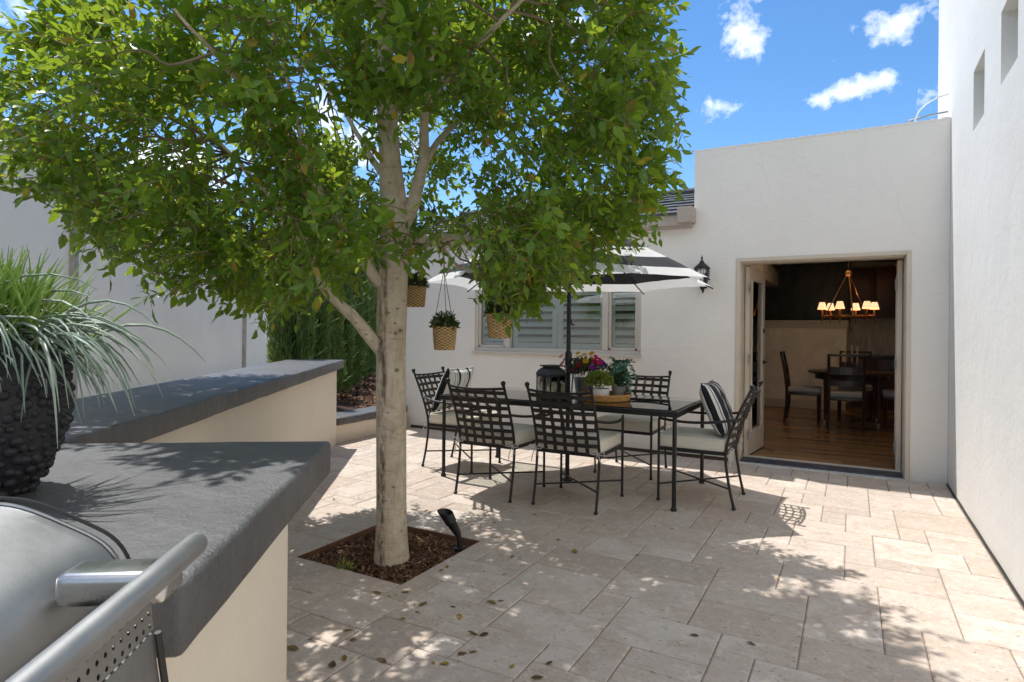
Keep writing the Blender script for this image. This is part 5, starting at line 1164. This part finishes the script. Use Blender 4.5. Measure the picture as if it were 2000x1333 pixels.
V, F = bush(70, (-2.42, 2.50, -.03), (.05, .04, .05), .03, np.random.default_rng(2), .4); wd = tag(link('weed', tri_mesh('weed', V, F, M['lime'])), 'tiny green weed sprouting in the bark chips by the trunk', 'weed')

# ------------------------------------------------------------------ fallen leaves on the paving
def dry_mesh(seed):
    r_ = np.random.default_rng(seed); cu = r_.uniform(.15, .5); V = LT.copy(); V[:, 1] *= .48; V[:, 2] = .06 + cu * np.abs(V[:, 1]) * 1.1 + r_.uniform(.05, .25) * (V[:, 0] - .5) ** 2 * 1.6 + r_.normal(0, .02, 8); V[:, 0] -= .5; V[:, 2] -= V[:, 2].min() - .01
    return tri_mesh('fallen_leaf', V, LF, M['dry'], True)
dm = [dry_mesh(k) for k in range(7)]
def floor_pt(px, py, z=0):
    d = FW + RT * ((px - 1000) / FPX) - UP * ((py - 647.2) / FPX); return CAM + d * ((z - CAM.z) / d.z)
spots = [(960, 1178, 1.3), (978, 1174, .8), (826, 1181, 1.4), (897, 1206, 1.0), (925, 1240, 1.1), (945, 1241, 1.1), (736, 1159, 1), (792, 1158, .8), (680, 1232, .9), (690, 1251, .9), (649, 1299, 1.1), (672, 1288, .9), (745, 1291, 1), (903, 1278, 1), (924, 1275, .7), (1122, 1078, 1.2), (1245, 1085, .6), (1000, 1302, .8),
         (1050, 1326, .9), (1356, 1242, .8), (1467, 1258, .8), (862, 1115, .9), (873, 1108, .8), (985, 1122, .9), (1000, 1088, .8), (1112, 972, .6), (1044, 1006, .8), (1280, 1029, .7), (1313, 1034, .6), (833, 998, .8), (700, 972, .6), (652, 976, .7), (822, 922, .6), (572, 1268, 1.4), (605, 1250, .5), (868, 1298, .8), (846, 1295, .5), (885, 1186, .7), (815, 1196, .6), (786, 1210, .7),
         (1165, 920, .6), (1090, 1055, .7), (945, 1117, .6), (1015, 1089, .5), (1068, 968, .5), (1180, 1026, .5), (1343, 995, .5), (1847, 976, .5), (624, 960, .4), (760, 1165, .5), (1072, 1296, .8), (1520, 1130, .6), (730, 1000, .5), (965, 1022, .6)]
lrd = random.Random(17)
for k, (px, py, s) in enumerate(spots):
    q = floor_pt(px, py, .002); o = link('fallen_leaf', dm[k % 7]); o.location = q; o.rotation_euler = (lrd.gauss(0, .12), lrd.gauss(0, .12), lrd.uniform(0, 6.28)); o.scale = (.050 * s * lrd.uniform(.85, 1.15),) * 3
    tag(o, 'curled dry leaf fallen on the stone paving', 'leaf', 'fallen leaves on the paving')
o = link('fallen_leaf', dm[1]); o.location = LN(1.24, -.78, .952); o.rotation_euler = (0, 0, .6); o.scale = (.03,) * 3; tag(o, 'brown dry leaf lying on the charcoal counter top', 'leaf')

# ------------------------------------------------------------------ pot of grass and grill on the counter
pot = thing('grass_pot', 'charcoal knobbly pot of spiky grass on the counter', 'plant', LN(1.385, -.965, .951))
prof = [(.092, 0), (.105, .02), (.128, .06), (.150, .12), (.160, .18), (.158, .235), (.150, .275), (.146, .29), (.150, .30), (.150, .315), (.140, .32), (.132, .315), (.130, .28), (1e-4, .275)]
mb = MB(); mb.lathe(prof, 44); mb.build('pot', M['pot'], pot)
mb = MB()
for row in range(13):
    z = .012 + row * .0225; rad = float(np.interp(z, [q[1] for q in prof[:9]], [q[0] for q in prof[:9]])); n = int(2 * math.pi * rad / .0255)
    for k in range(n):
        a = 2 * math.pi * (k + (row % 2) * .5) / n + .03 * math.sin(k * 7 + row); kj = prnd.uniform(-.10, .10) / max(rad, .05) * .06; rr = .0125 * prnd.uniform(.72, 1.22); rq = rad - .004 + prnd.uniform(-.003, .002); zz = z + prnd.uniform(-.004, .004); mb.ball((rq * math.cos(a + kj), rq * math.sin(a + kj), zz), rr, 9, 6, sz=prnd.uniform(.75, 1.0))
mb.build('knobs', M['pot'], pot); tag(pot.children[-1], kind='stuff')
mb = MB(); mb.lathe([(1e-4, .283), (.129, .283)], 20); mb.f = [f for f in mb.f if len(f) == 4]; mb.m = [0] * len(mb.f); mb.build('soil', M['soil'], pot)
def blades(n, seed, upright, mat, name):
    r_ = np.random.default_rng(seed); Vv, Ff = [], []; k = 9
    for i in range(n):
        a = r_.uniform(0, 6.28); b = np.array((r_.normal(0, .055), r_.normal(0, .055), .285))
        if not upright: a = r_.normal(R(-8), .95) if r_.uniform() < .75 else r_.uniform(0, 6.28)     # flops over the rim, most towards the patio
        out = np.array((math.cos(a), math.sin(a), 0)); L = r_.uniform(.10, .25) if upright else r_.uniform(.20, .38)
        lean = r_.uniform(.05, .85) if upright else r_.uniform(.5, 1.0); g2 = r_.uniform(.0, .45) if upright else r_.uniform(2.2, 3.8)
        d = norm(out * lean + np.array((0, 0, 1.0)) + r_.normal(0, .12, 3)); p_ = b.copy(); side = np.cross(d, (0, 0, 1.0)); side = side / (np.linalg.norm(side) + 1e-6); base = len(Vv)
        w0 = r_.uniform(.0028, .0046)
        for q in range(k):
            f = q / (k - 1); w = w0 * (1 - f ** 3 * .85); nn = np.cross(side, d); 
            for s in (0, 2.094, 4.189): Vv.append(p_ + (side * math.cos(s) + nn * math.sin(s)) * w)
            p_ = p_ + d * L / (k - 1); d = norm(d + np.array((0, 0, -1.0)) * g2 / (k - 1) + out * .02 + r_.normal(0, .035, 3))
            rr_ = math.hypot(p_[0], p_[1])
            if not upright and rr_ < .185 and p_[2] < .30 and rr_ > .135: p_[:2] *= .185 / rr_
        for q in range(k - 1):
            for s in range(3): A_, B_ = base + q * 3 + s, base + q * 3 + (s + 1) % 3; Ff += [(A_, B_, B_ + 3), (A_, B_ + 3, A_ + 3)]
    tag(link(name, tri_mesh(name, np.array(Vv), np.array(Ff), mat, True), pot), kind='stuff')
blades(700, 4, True, M['grass'], 'upright_blades'); blades(210, 9, False, M['grey_grass'], 'drooping_blades')

gr = thing('gas_grill', 'stainless steel built-in gas grill with tubular lid handle', 'grill', LN(.46, -.60, .85), THL)
# local: x = N + .60, y = L - .46, z - .85 ; lid profile in x-z, rounded to the front
GO = (.60, -.46, -.85)
prof = [(-.93, .962), (-.93, 1.04), (-.89, 1.075), (-.82, 1.094), (-.62, 1.099), (-.52, 1.098), (-.475, 1.092), (-.425, 1.070), (-.390, 1.050), (-.372, 1.026), (-.366, .998), (-.366, .962)]
def extr(prof, y0, y1, inset=.0):
    mb = MB(); m = len(prof); cx_ = sum(p[0] for p in prof) / m; cz_ = sum(p[1] for p in prof) / m
    rows = [(y0, .985), (y0 + .006, 1), (y0 + .03, 1), (y1 - .03, 1), (y1 - .006, 1), (y1, .985)]
    vs = [(GO[0] + cx_ + (x - cx_) * s, y + GO[1], GO[2] + (z if z < .97 else .97 + (z - .97) * (1 - (1 - s) * 2.2))) for y, s in rows for x, z in prof]
    fs = [(i * m + j, i * m + (j + 1) % m, (i + 1) * m + (j + 1) % m, (i + 1) * m + j) for i in range(len(rows) - 1) for j in range(m)] + [tuple(range(m - 1, -1, -1)), tuple((len(rows) - 1) * m + j for j in range(m))]
    mb.add(vs, fs); return mb
prof = [(q.x, q.y) for q in smooth_path([Vector((a, b, 0)) for a, b in prof], 4)]
lid = extr(prof, .06, .765).build('lid', M['steel'], gr, smooth=35)
def g3(l, n, z): return (n + GO[0], l + GO[1], z + GO[2])
mb = MB(); mb.tube([g3(l, -.275, 1.058) for l in (.722, .717, .6, .4, .2, .08)], [.009, .0128, .0132, .0132, .0132, .013], 18); mb.ball(g3(.720, -.275, 1.058), .0121, 14, 10); mb.build('lid_handle', M['steel'], gr)
for l in (.655, .16):
    mb = MB(); mb.box(g3(0, -.372, 0)[0], g3(0, -.270, 0)[0], l - .024 + GO[1], l + .024 + GO[1], 1.028 + GO[2], 1.060 + GO[2]); mb.build('handle_bracket', M['chrome'], gr, bevel=.009, seg=3)
mb = MB(); mb.box(g3(0, -.93, 0)[0], g3(0, -.36, 0)[0], .05 + GO[1], .775 + GO[1], .945 + GO[2], .9615 + GO[2]); mb.build('hood_rim', M['chrome'], gr, bevel=.004)
mb = MB(); mb.tube([g3(.772, n_, z_ + .002) for n_, z_ in prof[4:]], .0022, 6); mb.build('lid_gasket', M['black'], gr)
mb = MB(); mb.tube([g3(.752, n_, z_ + .0015) for n_, z_ in prof[4:]], .0022, 6); mb.build('lid_rim', M['chrome'], gr)
# vent strip with real round holes
mb = MB(); z0, z1, nn_ = .950, .992, -.333; y0, y1 = .06, .752
nl = 46; pitch = (y1 - y0) / nl
for i in range(nl):
    for j in range(3):
        a, b = y0 + i * pitch, y0 + (i + 1) * pitch; c, d = z0 + (z1 - z0) * j / 3, z0 + (z1 - z0) * (j + 1) / 3; cy, cz = (a + b) / 2, (c + d) / 2; rr = pitch * (.30 if j == 2 else .20); n8 = 8
        outer = []
        for k in range(n8):
            u = 2 * math.pi * (k + .5) / n8; e = max(abs(math.cos(u)), abs(math.sin(u))); outer.append((cy + math.cos(u) / e * pitch / 2, cz + math.sin(u) / e * (d - c) / 2))
        inner = [(cy + math.cos(2 * math.pi * (k + .5) / n8) * rr, cz + math.sin(2 * math.pi * (k + .5) / n8) * rr) for k in range(n8)]
        corner = [(a, c), (b, c), (b, d), (a, d)]
        V_ = [g3(y, nn_ - .10 * (z - z0), z) for y, z in outer + inner] + [g3(y, nn_ - .004 - .10 * (z - z0), z) for y, z in inner]
        mb.add(V_, [(k, (k + 1) % n8, n8 + (k + 1) % n8, n8 + k) for k in range(n8)] + [(n8 + k, n8 + (k + 1) % n8, 2 * n8 + (k + 1) % n8, 2 * n8 + k) for k in range(n8)])
        for k, (yy, zz) in enumerate(corner):
            # fill the square's corners
            near = sorted(range(n8), key=lambda q: (outer[q][0] - yy) ** 2 + (outer[q][1] - zz) ** 2)[:2]; mb.add([V_[near[0]], V_[near[1]], g3(yy, nn_ - .10 * (zz - z0), zz)], [(0, 1, 2)])
mb.build('vent_strip', M['chrome'], gr, smooth=0)
mb = MB(); mb.box(g3(0, -.42, 0)[0], g3(0, -.352, 0)[0], .06 + GO[1], .75 + GO[1], .94 + GO[2], .944 + GO[2]); mb.box(g3(0, -.36, 0)[0], g3(0, -.345, 0)[0], .062 + GO[1], .75 + GO[1], .951 + GO[2], .992 + GO[2]); mb.build('vent_backing', M['black'], gr, smooth=0)
mb = MB(); mb.add([g3(.06, -.332, .948), g3(.752, -.332, .948), g3(.80, -.325, .72), g3(.06, -.325, .72), g3(.06, -.40, .948), g3(.752, -.40, .948), g3(.80, -.40, .72), g3(.06, -.40, .72)], [(0, 1, 2, 3), (4, 7, 6, 5), (0, 4, 5, 1), (1, 5, 6, 2), (2, 6, 7, 3), (3, 7, 4, 0)]); mb.build('front_panel', M['steel'], gr, bevel=.006)
mb = MB(); mb.tube([g3(.7535, -.329, .945), g3(.803, -.322, .72)], .004, 6); mb.build('panel_seal', M['black'], gr)
